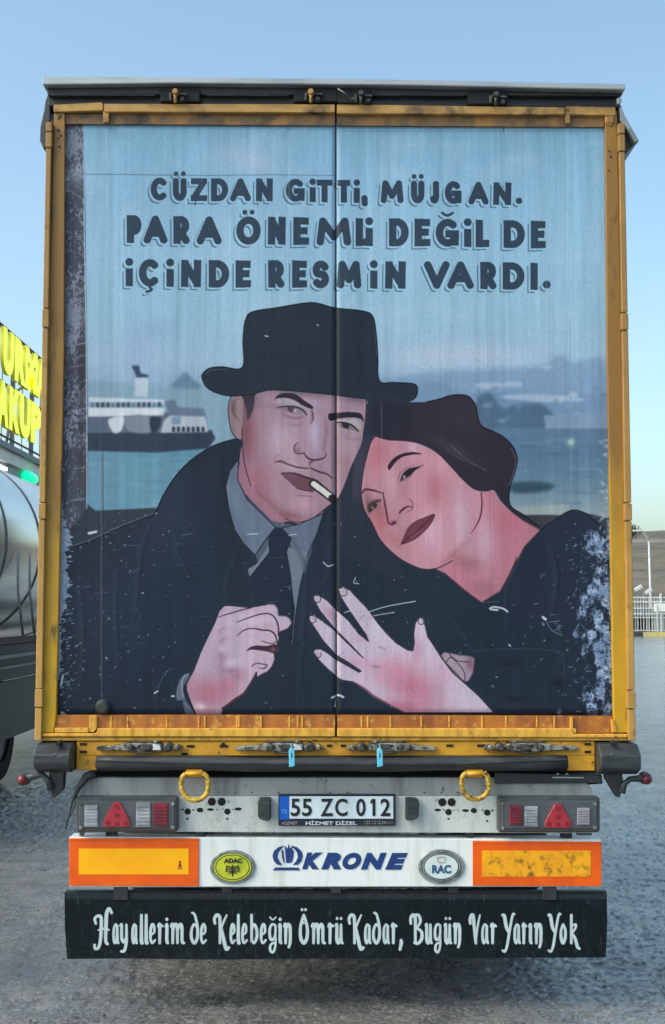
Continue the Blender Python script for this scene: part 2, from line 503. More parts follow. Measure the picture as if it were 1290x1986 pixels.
def print_mat(name, im, rough=.42, gain=1.0, bump=.12):
    m, n, l, p = new_mat(name)
    uv = n.new('ShaderNodeUVMap')
    t = n.new('ShaderNodeTexImage'); t.image = im; t.extension = 'EXTEND'
    l.new(uv.outputs[0], t.inputs[0])
    tc = n.new('ShaderNodeTexCoord')
    mp = n.new('ShaderNodeMapping'); mp.inputs['Scale'].default_value = (14, 1, .7)
    l.new(tc.outputs['Object'], mp.inputs[0])
    no = n.new('ShaderNodeTexNoise'); no.inputs['Scale'].default_value = 2.5; no.inputs['Detail'].default_value = 9
    l.new(mp.outputs[0], no.inputs[0])
    mr = n.new('ShaderNodeMapRange'); mr.inputs[1].default_value = .3; mr.inputs[2].default_value = .7
    mr.inputs[3].default_value = .955 * gain; mr.inputs[4].default_value = 1.045 * gain
    l.new(no.outputs[0], mr.inputs[0])
    mx = n.new('ShaderNodeMix'); mx.data_type = 'RGBA'; mx.blend_type = 'MULTIPLY'; mx.inputs[0].default_value = 1
    l.new(t.outputs[0], mx.inputs[6])
    cb = n.new('ShaderNodeCombineColor')
    for i in range(3): l.new(mr.outputs[0], cb.inputs[i])
    l.new(cb.outputs[0], mx.inputs[7])
    l.new(mx.outputs[2], p.inputs['Base Color'])
    p.inputs['Roughness'].default_value = rough
    p.inputs['Specular IOR Level'].default_value = .16
    n2 = n.new('ShaderNodeTexNoise'); n2.inputs['Scale'].default_value = 5; n2.inputs['Detail'].default_value = 5
    mp2 = n.new('ShaderNodeMapping'); mp2.inputs['Scale'].default_value = (3, 1, .5)
    l.new(tc.outputs['Object'], mp2.inputs[0]); l.new(mp2.outputs[0], n2.inputs[0])
    b = n.new('ShaderNodeBump'); b.inputs['Strength'].default_value = bump; b.inputs['Distance'].default_value = .02
    l.new(n2.outputs[0], b.inputs['Height']); l.new(b.outputs[0], p.inputs['Normal'])
    return m

def arc(cx, cy, rx, ry, a0, a1, n=9):
    return [(cx + rx * math.cos(R(a0 + (a1 - a0) * i / (n - 1))), cy + ry * math.sin(R(a0 + (a1 - a0) * i / (n - 1)))) for i in range(n)]

GLY = {   # strokes in a unit box, y downwards
 'C': [arc(.55, .5, .5, .5, -50, -310, 12)],
 'U': [[(.05, 0), (.05, .6)] + arc(.5, .6, .45, .4, 180, 0, 8) + [(.95, 0)]],
 'Z': [[(.05, 0), (.95, 0)], [(.95, 0), (.03, 1)], [(.03, 1), (.97, 1)]],
 'D': [[(.08, 0), (.08, 1)], [(.08, 0), (.4, 0)] + arc(.4, .5, .55, .5, -80, 80, 8) + [(.08, 1)]],
 'A': [[(0, 1), (.5, 0)], [(.5, 0), (1, 1)], [(.2, .68), (.8, .68)]],
 'N': [[(.05, 1), (.08, 0)], [(.08, 0), (.92, 1)], [(.92, 1), (.95, 0)]],
 'G': [arc(.52, .5, .5, .5, -50, -340, 12), [(.98, .55), (.6, .55)], [(.98, .55), (.96, .95)]],
 'i': [[(.5, .46), (.5, 1)], [(.5, -.04), (.5, -.03)]],
 'T': [[(0, 0), (1, 0)], [(.5, 0), (.5, 1)]],
 'M': [[(.03, 1), (.12, 0)], [(.12, 0), (.5, .75)], [(.5, .75), (.88, 0)], [(.88, 0), (.97, 1)]],
 'J': [[(.75, 0), (.78, .7)] + arc(.42, .7, .36, .3, 0, 140, 6)],
 'P': [[(.08, 0), (.1, 1)], [(.08, 0), (.5, 0)] + arc(.5, .3, .42, .3, -80, 80, 7) + [(.1, .6)]],
 'R': [[(.08, 0), (.1, 1)], [(.08, 0), (.5, 0)] + arc(.5, .28, .4, .28, -80, 80, 7) + [(.1, .56)], [(.45, .58), (.95, 1)]],
 'O': [arc(.5, .5, .5, .5, 0, 360, 16)],
 'E': [[(.08, 0), (.08, 1)], [(.08, 0), (.92, .02)], [(.08, .5), (.8, .48)], [(.08, 1), (.95, .98)]],
 'L': [[(.08, 0), (.08, 1)], [(.08, 1), (.95, .97)]],
 'S': [arc(.52, .27, .42, .27, -30, -230, 8) + arc(.48, .74, .44, .27, -60, 140, 8)],
 'V': [[(0, 0), (.5, 1)], [(.5, 1), (1, 0)]],
 'I': [[(.5, 0), (.5, 1)]],
 '.': [[(.5, .9), (.5, .91)]],
 ',': [[(.55, .88), (.3, 1.2)]],
}
def caps_mask(cv, ch, x0, y0, x1, y1, w, dx, dy, grow, m):
    hw = w / 2
    base = {'Ü': 'U', 'Ö': 'O', 'Ğ': 'G', 'Ç': 'C'}.get(ch, ch)
    X = lambda u: x0 + hw + u * (x1 - x0 - w) + dx
    Yf = lambda v: y0 + hw + v * (y1 - y0 - w) + dy
    for st in GLY[base]:
        if len(st) == 2 and abs(st[0][0] - st[1][0]) < .001 and abs(st[0][1] - st[1][1]) < .02:
            cv.stroke_mask([(X(a), Yf(b)) for a, b in st], w * 1.04 + 2 * grow, False, m); continue
        if len(st) == 2 and (abs(st[0][0] - st[1][0]) < .06 or abs(st[0][1] - st[1][1]) < .06):
            (ax, ay), (bx, by) = [(X(a), Yf(b)) for a, b in st]
            h_ = (w / 2 + grow) * .96
            if (abs(ax - bx) < abs(ay - by) and ay > by) or (abs(ax - bx) >= abs(ay - by) and ax > bx): ax, ay, bx, by = bx, by, ax, ay
            if abs(ax - bx) < abs(ay - by): q = [(ax - h_, ay - h_), (ax + h_, ay - h_ * .9), (bx + h_, by + h_), (bx - h_, by + h_ * .92)]
            else: q = [(ax - h_, ay - h_), (bx + h_, by - h_ * .94), (bx + h_ * .95, by + h_), (ax - h_, ay + h_)]
            np.maximum(m, cv.mask(q, sm=False), out=m); continue
        cv.stroke_mask([(X(a), Yf(b)) for a, b in st], w + 2 * grow, len(st) > 3, m)
    cx = (x0 + x1) / 2 + dx
    if ch in 'ÜÖ':
        for q in (-7, 7): cv.stroke_mask([(cx + q, y0 - 8 + dy), (cx + q, y0 - 7.5 + dy)], 9.5 + 2 * grow, False, m)
    if ch == 'Ğ': cv.stroke_mask([(cx - 10, y0 - 11 + dy), (cx, y0 - 6 + dy), (cx + 10, y0 - 11 + dy)], 5.5 + 2 * grow, True, m)
    if ch == 'Ç': cv.stroke_mask([(cx + 1, y1 + 1 + dy), (cx + 5, y1 + 6 + dy), (cx - 5, y1 + 10 + dy)], 5 + 2 * grow, True, m)

# ---- the picture painted across both doors
pa, pb = W(100, 1400), W(1200, 225)
DX0, DX1, DZ0, DZ1 = -1.29, 1.27, pa.z, pb.z
cv = Canvas(DX0, DX1, DZ0, DZ1, (134, 176, 198))
H_, W_ = cv.h, cv.w
row = lambda py: (cv.z1 - W(645, py).z) * cv.ppm
yy = np.arange(H_)[:, None] * np.ones((1, W_))
def ramp(stops):
    ys = [row(a) for a, _ in stops]
    return np.stack([np.interp(yy, ys, [c[i] / 255 for _, c in stops]) for i in range(3)], -1)
cv.a = ramp([(235, (120, 166, 188)), (330, (132, 176, 200)), (480, (142, 184, 206)), (620, (142, 182, 200)), (700, (150, 182, 200)), (760, (132, 160, 184)), (800, (112, 142, 166))])
cloud = smooth_noise(H_, W_, 60, 90, 3, 5)
cv.paint(np.clip((cloud - .52) * 4, 0, 1) * .35, (170, 196, 212))
cv.glow(455, 300, 50, 28, (166, 182, 202), .5); cv.glow(500, 320, 30, 16, (178, 182, 202), .5)
cv.glow(265, 690, 45, 60, (140, 164, 192), .6); cv.glow(300, 640, 40, 26, (130, 160, 190), .5)
cv.glow(860, 690, 90, 24, (168, 186, 206), .7); cv.glow(930, 685, 70, 16, (172, 184, 202), .6)
# far shore, right
cv.poly([(700, 745), (760, 735), (830, 720), (900, 716), (980, 712), (1050, 708), (1085, 688), (1110, 702), (1180, 708), (1200, 900), (700, 900)], (116, 148, 176), blur=5, alpha=.8)
mot = smooth_noise(H_, W_, 3, 3, 8, 3)
cv.paint(cv.mask([(760, 678), (860, 668), (1045, 672), (1042, 714), (900, 722), (760, 728)], sm=False, blur=4) * np.clip((mot - .45) * 5, 0, 1) * .5, (172, 192, 208))
cv.poly([(800, 752), (860, 740), (880, 756), (960, 762), (1190, 768), (1190, 800), (800, 800)], (110, 140, 168), blur=3)
for x, y, a, b in ((950, 748, 30, 6), (995, 745, 20, 5), (1040, 770, 70, 6), (1112, 766, 10, 6), (1080, 775, 55, 5), (1060, 712, 14, 3)):
    cv.poly(pellipse(x, y, a, b, 10), (164, 184, 202), blur=2, alpha=.8)
cv.poly([(925, 776), (950, 762), (975, 792), (1000, 784), (1056, 786), (1070, 828), (925, 832)], (70, 98, 120), blur=3, alpha=.85)
for i in range(26):
    x, y = rng.uniform(900, 1170), rng.uniform(745, 825); cv.poly([(x, y), (x + rng.uniform(5, 22), y), (x + rng.uniform(5, 18), y + rng.uniform(4, 9)), (x, y + 7)], ((150, 172, 190), (88, 114, 138), (126, 150, 172))[i % 3], sm=False, blur=1.5, alpha=.45)
cv.poly([(1055, 805), (1190, 803), (1190, 832), (1058, 832)], (120, 144, 168), sm=False, blur=1)
cv.a = np.where((yy > row(830))[..., None] & (np.arange(W_)[None, :, None] > W_ * .5), ramp([(830, (88, 118, 142)), (880, (84, 116, 140)), (940, (98, 128, 146)), (1000, (132, 152, 158))]), cv.a)
for i in range(26):
    x, y = rng.uniform(960, 1180), rng.uniform(845, 990)
    cv.line([(x - rng.uniform(10, 40), y), (x, y + rng.uniform(-2, 2)), (x + rng.uniform(10, 40), y)], 2.5, (64, 96, 116) if i % 2 else (120, 148, 166), .5, blur=1)
cv.poly([(985, 938), (1040, 934), (1075, 940), (1060, 952), (1000, 956)], (52, 76, 90), blur=3)
cv.poly([(1000, 985), (1100, 978), (1080, 1000), (990, 1000)], (150, 164, 158), blur=3, alpha=.8)
cv.line([(1107, 850), (1108, 905), (1107, 990)], 2, (128, 156, 168), .5); cv.glow(1107, 857, 7, 7, (186, 214, 186), .9)
# left: ferry and sea
cv.poly([(155, 750), (250, 745), (330, 752), (440, 745), (470, 780), (470, 880), (155, 880)], (126, 158, 174), blur=2)
cv.poly([(335, 752), (345, 735), (360, 722), (375, 736), (390, 752)], (98, 130, 150), blur=3)
cv.poly([(160, 868), (470, 862), (470, 1000), (160, 1000)], (98, 143, 162), sm=False, blur=1)
for i in range(34):
    x, y = rng.uniform(180, 440), rng.uniform(878, 985)
    cv.line([(x - 22, y), (x, y + rng.uniform(-2, 2)), (x + 22, y)], rng.uniform(2, 6), ((72, 116, 142), (118, 164, 180), (80, 126, 148))[i % 3], .45, blur=2)
cv.poly([(168, 838), (300, 838), (410, 834), (418, 850), (404, 870), (300, 878), (168, 874)], (46, 58, 74), sm=False, blur=.6)
cv.poly([(168, 806), (320, 800), (398, 806), (402, 838), (168, 838)], (84, 98, 116), sm=False, blur=.6)
cv.poly([(170, 790), (320, 792), (318, 806), (170, 808)], (196, 206, 212), sm=False, blur=.6)
cv.poly([(172, 770), (322, 776), (322, 783), (172, 780)], (186, 200, 210), sm=False, blur=.6)
for i in range(14): cv.poly([(176 + i * 10, 780), (183 + i * 10, 780), (183 + i * 10, 790), (176 + i * 10, 790)], (54, 66, 80), sm=False, alpha=.85 if i % 4 else .4)
cv.poly([(318, 778), (340, 776), (345, 790), (395, 792), (402, 812), (330, 806)], (98, 116, 136), sm=False, blur=.6)
cv.poly([(330, 806), (398, 808), (404, 838), (312, 840), (318, 816)], (168, 180, 190), sm=False, blur=.6)
for i in range(7): cv.poly([(334 + i * 9.5, 828), (340 + i * 9.5, 828), (340 + i * 9.5, 838), (334 + i * 9.5, 838)], (46, 58, 72), sm=False)
cv.poly([(334, 810), (352, 808), (350, 822), (334, 824)], (120, 146, 162), sm=False)
cv.poly([(212, 812), (240, 808), (236, 834), (222, 840), (212, 826)], (190, 200, 206), blur=.6)
cv.poly([(246, 808), (288, 808), (294, 838), (250, 836)], (118, 130, 142), blur=.6)
cv.poly([(292, 810), (312, 812), (306, 836), (294, 838)], (40, 50, 64), blur=.6)
cv.poly([(255, 710), (270, 709), (273, 724), (289, 728), (288, 733), (265, 733), (262, 722)], (52, 68, 92), sm=False, blur=.6)
cv.poly([(262, 733), (288, 733), (286, 770), (262, 770)], (190, 202, 208), sm=False, blur=1, alpha=.7)
r0, r1 = int(row(690)), int(row(990)); c1_ = int((W(470, 800).x - cv.x0) * PPM)
for q in range(3): cv.a[r0:r1, :c1_, q] = box_blur(cv.a[r0:r1, :c1_, q], 1.0)
c2_ = int((W(820, 800).x - cv.x0) * PPM)
for q in range(3): cv.a[r0:r1, c2_:, q] = box_blur(cv.a[r0:r1, c2_:, q], 1.0)
SKYSAVE = cv.a.copy()
# title
W1, W2, W3 = 12.4, 15, 15
TITLE = []
for ch, a, b in (('C', 291, 326), ('Ü', 334, 363), ('Z', 369, 403), ('D', 407, 444), ('A', 446, 487), ('N', 495, 531), ('G', 554, 592), ('i', 601, 612), ('T', 614, 645), ('T', 654, 680), ('i', 686, 698), (',', 702, 712), ('M', 737, 784), ('Ü', 796, 824), ('J', 832, 854), ('G', 862, 896), ('A', 908, 948), ('N', 955, 994), ('.', 1001, 1013)):
    s_ = (a - 291) * .0125; TITLE.append((ch, a, 344 + s_, b, 389 + s_, W1))
for ch, a, b in (('P', 244, 276), ('A', 278, 325), ('R', 334, 369), ('A', 381, 430), ('Ö', 458, 506), ('N', 518, 556), ('E', 567, 601), ('M', 612, 683), ('L', 689, 710), ('i', 709, 723), ('D', 752, 794), ('E', 802, 836), ('Ğ', 844, 891), ('i', 900, 914), ('L', 921, 950), ('D', 974, 1020), ('E', 1028, 1060)):
    s_ = (a - 244) * .0125; TITLE.append((ch, a, 417 + s_, b, 472 + s_, W2))
for ch, a, b in (('i', 244, 258), ('Ç', 268, 311), ('i', 323, 337), ('N', 349, 392), ('D', 402, 446), ('E', 455, 488), ('R', 518, 553), ('E', 565, 597), ('S', 604, 640), ('M', 652, 702), ('i', 718, 732), ('N', 745, 789), ('V', 822, 872), ('A', 867, 919), ('R', 929, 964), ('D', 972, 1019), ('I', 1028, 1044), ('.', 1054, 1067)):
    s_ = (a - 244) * .0085; TITLE.append((ch, a, 502 + s_, b, 556 + s_, W3))
ms = np.zeros((H_, W_)); mg = ms.copy(); mt = ms.copy()
for ch, a, y0, b, y1, w in TITLE:
    caps_mask(cv, ch, a, y0, b, y1, w, -6, 6, 0, ms)
    caps_mask(cv, ch, a, y0, b, y1, w, -3, 3, .6, mg)
    caps_mask(cv, ch, a, y0, b, y1, w, 0, 0, 1.6, mg)
    caps_mask(cv, ch, a, y0, b, y1, w, 0, 0, 0, mt)
cv.paint(ms, (74, 100, 116), .85)
cv.paint(mg, SKYSAVE * 1.03)
cv.paint(mt, (44, 60, 76), .97)
cv.line([(386, 372), (380, 388), (378, 397)], 2, (44, 60, 76))
# dark van-window frame and coats
NAVY = (31, 42, 56)
cv.poly([(100, 985), (170, 978), (185, 990), (300, 985), (470, 940), (700, 900), (1000, 1010), (1070, 1008), (1110, 988), (1200, 1010), (1210, 1410), (95, 1410)], (46, 56, 66), sm=False, blur=1)
cv.poly([(100, 1075), (700, 1060), (760, 1040), (860, 1100), (1000, 1060), (1200, 1090), (1210, 1410), (95, 1410)], NAVY, sm=False, blur=2)
cv.poly([(985, 990), (1010, 998), (1090, 1000), (1060, 1022), (1000, 1020)], (58, 58, 66), blur=1)
Z3 = lambda P: [(60 + u / 2.15, 600 + v / 2.15) for u, v in P]
Z4 = lambda P: [(640 + u / 2.115, 600 + v / 2.115) for u, v in P]
Z5 = lambda P: [(60 + u / 2.15, 1080 + v / 2.15) for u, v in P]
Z6 = lambda P: [(640 + u / 1.985, 1080 + v / 1.985) for u, v in P]
FZ = lambda P: [(440 + u / 4.607, 740 + v / 4.607) for u, v in P]
WZ = lambda P: [(660 + u / 3.686, 800 + v / 3.686) for u, v in P]
HZ = lambda P: [(330 + u / 4.778, 1140 + v / 4.778) for u, v in P]
QZ = lambda P: [(590 + u / 3.486, 1120 + v / 3.486) for u, v in P]
coat_edge = Z3([(172, 992), (260, 962), (360, 915), (450, 880), (515, 855), (545, 790), (590, 715), (640, 655), (700, 605), (770, 565), (850, 540), (880, 538)])
coat = coat_edge + [(560, 900), (700, 880), (760, 1000), (980, 1180), (1100, 1300), (1200, 1420), (90, 1420), (100, 1090)]
mc = cv.poly(coat, NAVY, sm=False)
cv.glow(330, 1000, 60, 90, (44, 54, 74), .7, clip=mc); cv.glow(250, 1200, 160, 120, (38, 50, 70), .5, clip=mc); cv.glow(600, 1250, 140, 120, (30, 44, 54), .5)
cv.line(coat_edge, [1.4, 1.6, 1.6, 1.5, 2, 2.2, 2.4, 2.4, 2, 2, 1.6, 1.4], (10, 14, 20))
cv.line([(x - 2, y - 2.5) for x, y in coat_edge[:5]], 1.3, (92, 112, 130), .8)
# woman's dress
md = cv.poly(Z4([(745, 1060), (790, 985), (870, 900), (920, 865), (985, 828), (1030, 828), (1080, 860), (1140, 925), (1180, 960), (1200, 1300), (700, 1300)]), (32, 42, 57), sm=False, blur=.5)
cv.line(Z4([(790, 985), (870, 900), (920, 865), (985, 826), (1030, 828), (1080, 860), (1140, 925)]), 2.2, (12, 16, 24))
# ---- man
SKIN, SKIN_HI, SKIN_LO, PINK = (154, 128, 140), (190, 172, 188), (112, 78, 90), (158, 104, 116)
neck = FZ([(150, 560), (110, 720), (88, 900), (130, 970), (250, 1100), (350, 1200), (430, 1285), (540, 1250), (700, 1270), (860, 1160), (600, 900), (300, 600)])
mn = cv.poly(neck, (150, 108, 122))
ear = FZ([(130, 110), (80, 100), (35, 140), (12, 230), (18, 330), (35, 420), (70, 490), (125, 520), (170, 480), (200, 300), (180, 160)])
me_ = cv.poly(ear, (142, 120, 124)); cv.line(ear, 1.6, (26, 26, 36))
cv.line(FZ([(120, 150), (70, 170), (55, 240), (70, 300), (110, 350)]), [1, 2.5, 3, 3, 2], (84, 62, 70), .7, blur=1)
cv.glow(452, 790, 7, 14, (96, 76, 82), .6, clip=me_)
face = FZ([(160, 120), (280, 0), (600, -30), (1000, -10), (1248, 160), (1242, 300), (1225, 430), (1205, 560), (1165, 650), (1110, 770), (1070, 880), (1020, 1000), (975, 1065), (925, 1100), (850, 1160), (780, 1215), (690, 1250), (600, 1252), (520, 1225), (430, 1160), (330, 1060), (240, 960), (180, 820), (150, 650), (138, 450)])
mf = cv.poly(face, SKIN)
cv.glow(480, 850, 24, 60, (140, 92, 104), .75, clip=mf); cv.glow(500, 930, 30, 30, (156, 98, 112), .7, clip=mf); cv.glow(495, 960, 26, 16, (150, 92, 108), .6, -0, mf)
cv.glow(545, 850, 28, 30, (176, 158, 176), .75, clip=mf); cv.glow(568, 905, 22, 8, (184, 158, 174), .6, 10, mf)
cv.glow(610, 840, 12, 40, (186, 174, 196), .8, 0, mf); cv.glow(600, 780, 26, 14, (176, 154, 176), .6, 0, mf)
cv.glow(668, 865, 16, 30, (160, 140, 150), .7, clip=mf); cv.glow(672, 905, 10, 28, (150, 112, 118), .6, clip=mf); cv.glow(688, 820, 7, 20, (172, 162, 166), .6, clip=mf)
cv.glow(590, 975, 26, 14, (186, 140, 154), .7, clip=mf); cv.glow(560, 1000, 36, 9, (134, 82, 96), .8, 8, mf); cv.glow(640, 985, 22, 10, (140, 100, 112), .5, -35, mf); cv.glow(520, 995, 20, 10, (96, 70, 82), .8, 40, mf)
cv.glow(480, 775, 20, 22, (92, 76, 84), .8, clip=mf); cv.glow(574, 752, 70, 14, (74, 68, 80), .85, 6, mf); cv.glow(690, 765, 26, 14, (70, 62, 76), .8, 10, mf)
cv.line(FZ([(880, 330), (890, 450), (870, 600), (880, 660)]), [3, 6, 5, 2], (112, 88, 104), .6, blur=2, clip=mf)
cv.line(FZ([(760, 260), (770, 330), (745, 380)]), [4, 5, 1], (92, 66, 84), .8, blur=1, clip=mf)
cv.line(FZ([(705, 400), (710, 520), (700, 640)]), [2, 4, 3], (140, 116, 134), .6, blur=2, clip=mf)
cv.line(FZ([(640, 545), (608, 570), (605, 620), (640, 645), (690, 640)]), [1, 3, 4, 3, 3], (70, 44, 60)); cv.glow(577, 873, 6, 8, (96, 66, 82), .6, clip=mf)
cv.line(FZ([(690, 640), (730, 690), (800, 700), (870, 680), (890, 640)]), [3, 4, 4, 3, 1.5], (92, 52, 72)); cv.line(FZ([(790, 700), (745, 725), (738, 750)]), [2, 3, 1.5], (92, 58, 74))
# moustache, mouth, cigarette
cv.line(FZ([(435, 722), (480, 712), (560, 745), (640, 768), (725, 778)]), [2, 4, 4, 3.4, 2.4], (74, 42, 56)); cv.line(FZ([(745, 772), (820, 805), (890, 825), (945, 865)]), [2.6, 3.6, 3.6, 2], (84, 46, 60))
cv.line(FZ([(430, 715), (430, 680), (460, 655)]), 1.4, (110, 70, 84), .7)
cv.poly(FZ([(485, 820), (560, 815), (650, 835), (740, 870), (780, 900), (800, 960), (770, 980), (700, 975), (620, 950), (560, 900)]), (98, 66, 76)); cv.line(FZ([(485, 820), (600, 820), (720, 860), (790, 880), (850, 925), (930, 990)]), [1.5, 3, 3.5, 3, 3, 2], (52, 30, 42))
cv.line(FZ([(620, 950), (700, 975), (770, 982)]), 1.8, (58, 36, 46)); cv.line(FZ([(625, 1020), (690, 1022), (770, 1030)]), [1, 2, 1], (120, 72, 86), .8)
cv.line(FZ([(770, 915), (850, 975), (950, 1050)]), 16, (34, 26, 34), sm=False); cv.line(FZ([(775, 915), (850, 970), (915, 1020)]), 11, (206, 210, 200), sm=False); cv.line(FZ([(930, 1035), (945, 1048)]), 10, (44, 36, 46), sm=False)
# eyes and brows
cv.poly(FZ([(425, 160), (450, 125), (500, 105), (600, 108), (680, 160), (770, 225), (755, 245), (680, 215), (600, 165), (520, 145), (450, 150)]), (40, 34, 44))
cv.poly(FZ([(450, 170), (520, 150), (600, 175), (680, 230), (700, 260), (600, 225), (480, 220)]), (156, 148, 160), blur=1)
cv.poly(FZ([(480, 232), (560, 222), (650, 240), (700, 285), (620, 290), (540, 270)]), (128, 118, 126)); cv.line(FZ([(445, 235), (520, 222), (610, 226), (680, 255), (712, 300)]), [1.5, 2.6, 3.4, 3.4, 2.4], (40, 32, 42))
cv.poly(FZ([(540, 225), (590, 228), (600, 268), (560, 268)]), (52, 44, 54)); cv.glow(571, 796, 3, 2.4, (214, 216, 220), .9)
cv.line(FZ([(480, 280), (560, 320), (640, 325), (700, 305)]), [1, 3, 3, 1], (112, 78, 98), .8, blur=1); cv.line(FZ([(560, 385), (640, 390), (680, 360)]), 3, (130, 92, 114), .6, blur=1.5)
cv.poly(FZ([(910, 290), (990, 280), (1080, 272), (1180, 280), (1215, 315), (1222, 365), (1190, 330), (1090, 320), (1000, 330), (920, 350)]), (36, 30, 40))
cv.poly(FZ([(990, 350), (1080, 335), (1170, 350), (1200, 420), (1100, 390), (1010, 365)]), (160, 156, 160), blur=1)
cv.poly(FZ([(1000, 375), (1060, 372), (1130, 400), (1160, 440), (1080, 430), (1010, 405)]), (120, 112, 116)); cv.line(FZ([(985, 365), (1050, 368), (1120, 392), (1175, 445)]), [2, 3.4, 3.4, 2.6], (36, 30, 38)); cv.poly(FZ([(1030, 370), (1085, 380), (1085, 418), (1040, 408)]), (34, 34, 40))
cv.line(FZ([(1050, 490), (1120, 520), (1180, 510)]), 3, (120, 92, 104), .6, blur=1.5)
cv.line(face[4:19], 1.7, (44, 26, 40)); cv.line(FZ([(135, 410), (140, 560), (160, 740), (215, 935)]), [1.5, 2, 2, 1.4], (56, 32, 44)); cv.line(neck[1:7], 2, (24, 24, 36))
# hair at the temple
cv.poly(FZ([(110, 60), (280, 60), (250, 130), (240, 220), (215, 300), (185, 345), (172, 250), (150, 160)]), (38, 42, 54), blur=1)
# hat
hat = [(391, 729), (404, 715), (430, 711), (470, 712), (471, 660), (476, 620), (490, 604), (540, 596), (575, 590), (610, 587), (650, 597), (700, 602), (722, 611), (729, 640), (733, 690), (736, 738), (765, 741), (803, 744), (810, 757), (802, 774), (770, 780), (700, 772), (610, 762), (530, 756), (490, 764), (450, 768), (420, 762), (399, 749)]
mh = cv.poly(hat, (32, 43, 55)); cv.glow(600, 650, 90, 40, (36, 47, 58), .6, clip=mh); cv.line(hat + [hat[0]], 1.8, (14, 18, 26)); cv.glow(560, 690, 100, 14, (28, 40, 50), .6, clip=mh)
cv.line([(399, 725), (410, 718), (440, 716)], 1, (96, 110, 124), .8); cv.line([(727, 640), (731, 690)], 1, (96, 110, 124), .7)
cv.line([(714, 768), (712, 800), (708, 835), (698, 868), (688, 900), (676, 935)], [16, 18, 40, 44, 36, 20], (38, 46, 58), 1, clip=1 - mf)
# man's face: deeper modelling on the far cheek, brow and jaw
cv.glow(478, 830, 14, 60, (104, 66, 76), .55, clip=mf); cv.glow(520, 975, 40, 12, (120, 74, 84), .5, 35, mf); cv.glow(550, 790, 34, 6, (112, 84, 98), .4, 8, mf); cv.glow(560, 880, 20, 34, (190, 164, 172), .35, 0, mf); cv.glow(650, 880, 8, 40, (122, 90, 100), .35, 0, mf)
# shirt, collar, tie
cv.poly(Z3([(858, 700), (935, 1025), (960, 1075), (1150, 1100), (1180, 960), (1100, 900), (1000, 880), (900, 780)]), (74, 86, 100), sm=False)
cl = Z3([(866, 625), (830, 670), (812, 740), (825, 830), (850, 920), (885, 975), (935, 1025), (975, 965), (1020, 908), (960, 850), (900, 790), (862, 710)])
m1 = cv.poly(cl, (96, 110, 128), sm=False); cv.glow(450, 960, 14, 50, (116, 132, 150), .6, -25, m1); cv.line(cl + cl[:1], 1.7, (18, 22, 32), sm=False)
cr = Z3([(1045, 912), (1120, 895), (1220, 850), (1195, 930), (1150, 1030), (1112, 1058), (1080, 985)])
m2 = cv.poly(cr, (92, 104, 122), sm=False); cv.line(cr + cr[:1], 1.7, (18, 22, 32), sm=False)
cv.poly(Z5([(890, 60), (940, 30), (960, 0), (1000, -60), (1155, -20), (1120, 120), (1100, 250), (1088, 370), (1078, 250), (1040, 200), (1000, 160), (910, 110)]), (104, 116, 130), sm=False)
cv.poly([(520, 1042), (534, 1022), (548, 1024), (566, 1044), (556, 1072), (572, 1180), (565, 1250), (540, 1250), (488, 1150), (484, 1120), (522, 1072)], (28, 38, 54), sm=False)
cv.line([(522, 1072), (484, 1120)], 1.5, (16, 20, 30)); cv.line([(556, 1072), (566, 1140), (566, 1240)], 1.5, (16, 20, 30))
cv.poly([(478, 1096), (484, 1118), (486, 1150), (560, 1260), (430, 1260)], NAVY, sm=False)
cv.poly([(598, 1085), (620, 1040), (650, 1000), (640, 1240), (568, 1240)], (34, 44, 60), sm=False)
# ---- woman
cv.poly(Z4([(150, 390), (160, 560), (140, 620), (100, 640), (40, 760), (20, 900), (60, 1000), (300, 1120), (260, 900), (180, 800), (135, 700), (135, 600), (180, 510), (330, 540), (400, 500), (320, 370), (200, 330)]), (38, 44, 58), sm=False)
for i in range(5):
    cv.line(Z4([(165 - i * 9, 520), (140 - i * 9, 640), (118 - i * 6 + (i % 2) * 4, 790)]), [1, 3, 1], (98, 82, 104), .5, blur=1)
wf = WZ([(222, 205), (255, 168), (330, 190), (450, 195), (540, 215), (640, 260), (740, 320), (820, 390), (900, 480), (960, 545), (1010, 575), (1010, 700), (960, 850), (880, 960), (800, 1060), (700, 1110), (600, 1120), (500, 1085), (400, 1025), (290, 915), (232, 800), (170, 690), (150, 560), (165, 420), (190, 310)])
nk = WZ([(940, 540), (1010, 570), (1095, 555), (1130, 620), (1200, 695), (1300, 770), (1440, 850)]) + Z4([(862, 905), (800, 970), (760, 1045)]) + Z6([(720, 0), (690, 70), (655, 132), (583, 176), (520, 130), (440, 62), (400, 42), (345, 45), (290, 20)]) + WZ([(600, 1110), (820, 900)])
mk = cv.poly(nk, (176, 116, 130), sm=False, blur=.5)
cv.glow(940, 1050, 22, 60, (190, 160, 174), .8, clip=mk); cv.glow(985, 1010, 24, 30, (178, 104, 120), .7, clip=mk); cv.glow(905, 1090, 26, 14, (134, 84, 92), .7, 20, mk); cv.glow(935, 1140, 26, 16, (150, 100, 112), .7, clip=mk); cv.glow(905, 1060, 14, 30, (176, 150, 160), .6, clip=mk)
cv.line(nk[8:16], 1.8, (70, 36, 50), .8, sm=False)
mw = cv.poly(wf, (180, 132, 144))
cv.glow(735, 890, 18, 34, (178, 104, 112), .8, clip=mw); cv.glow(730, 870, 10, 20, (170, 100, 104), .5, clip=mw); cv.glow(845, 950, 20, 34, (166, 100, 112), .7, clip=mw)
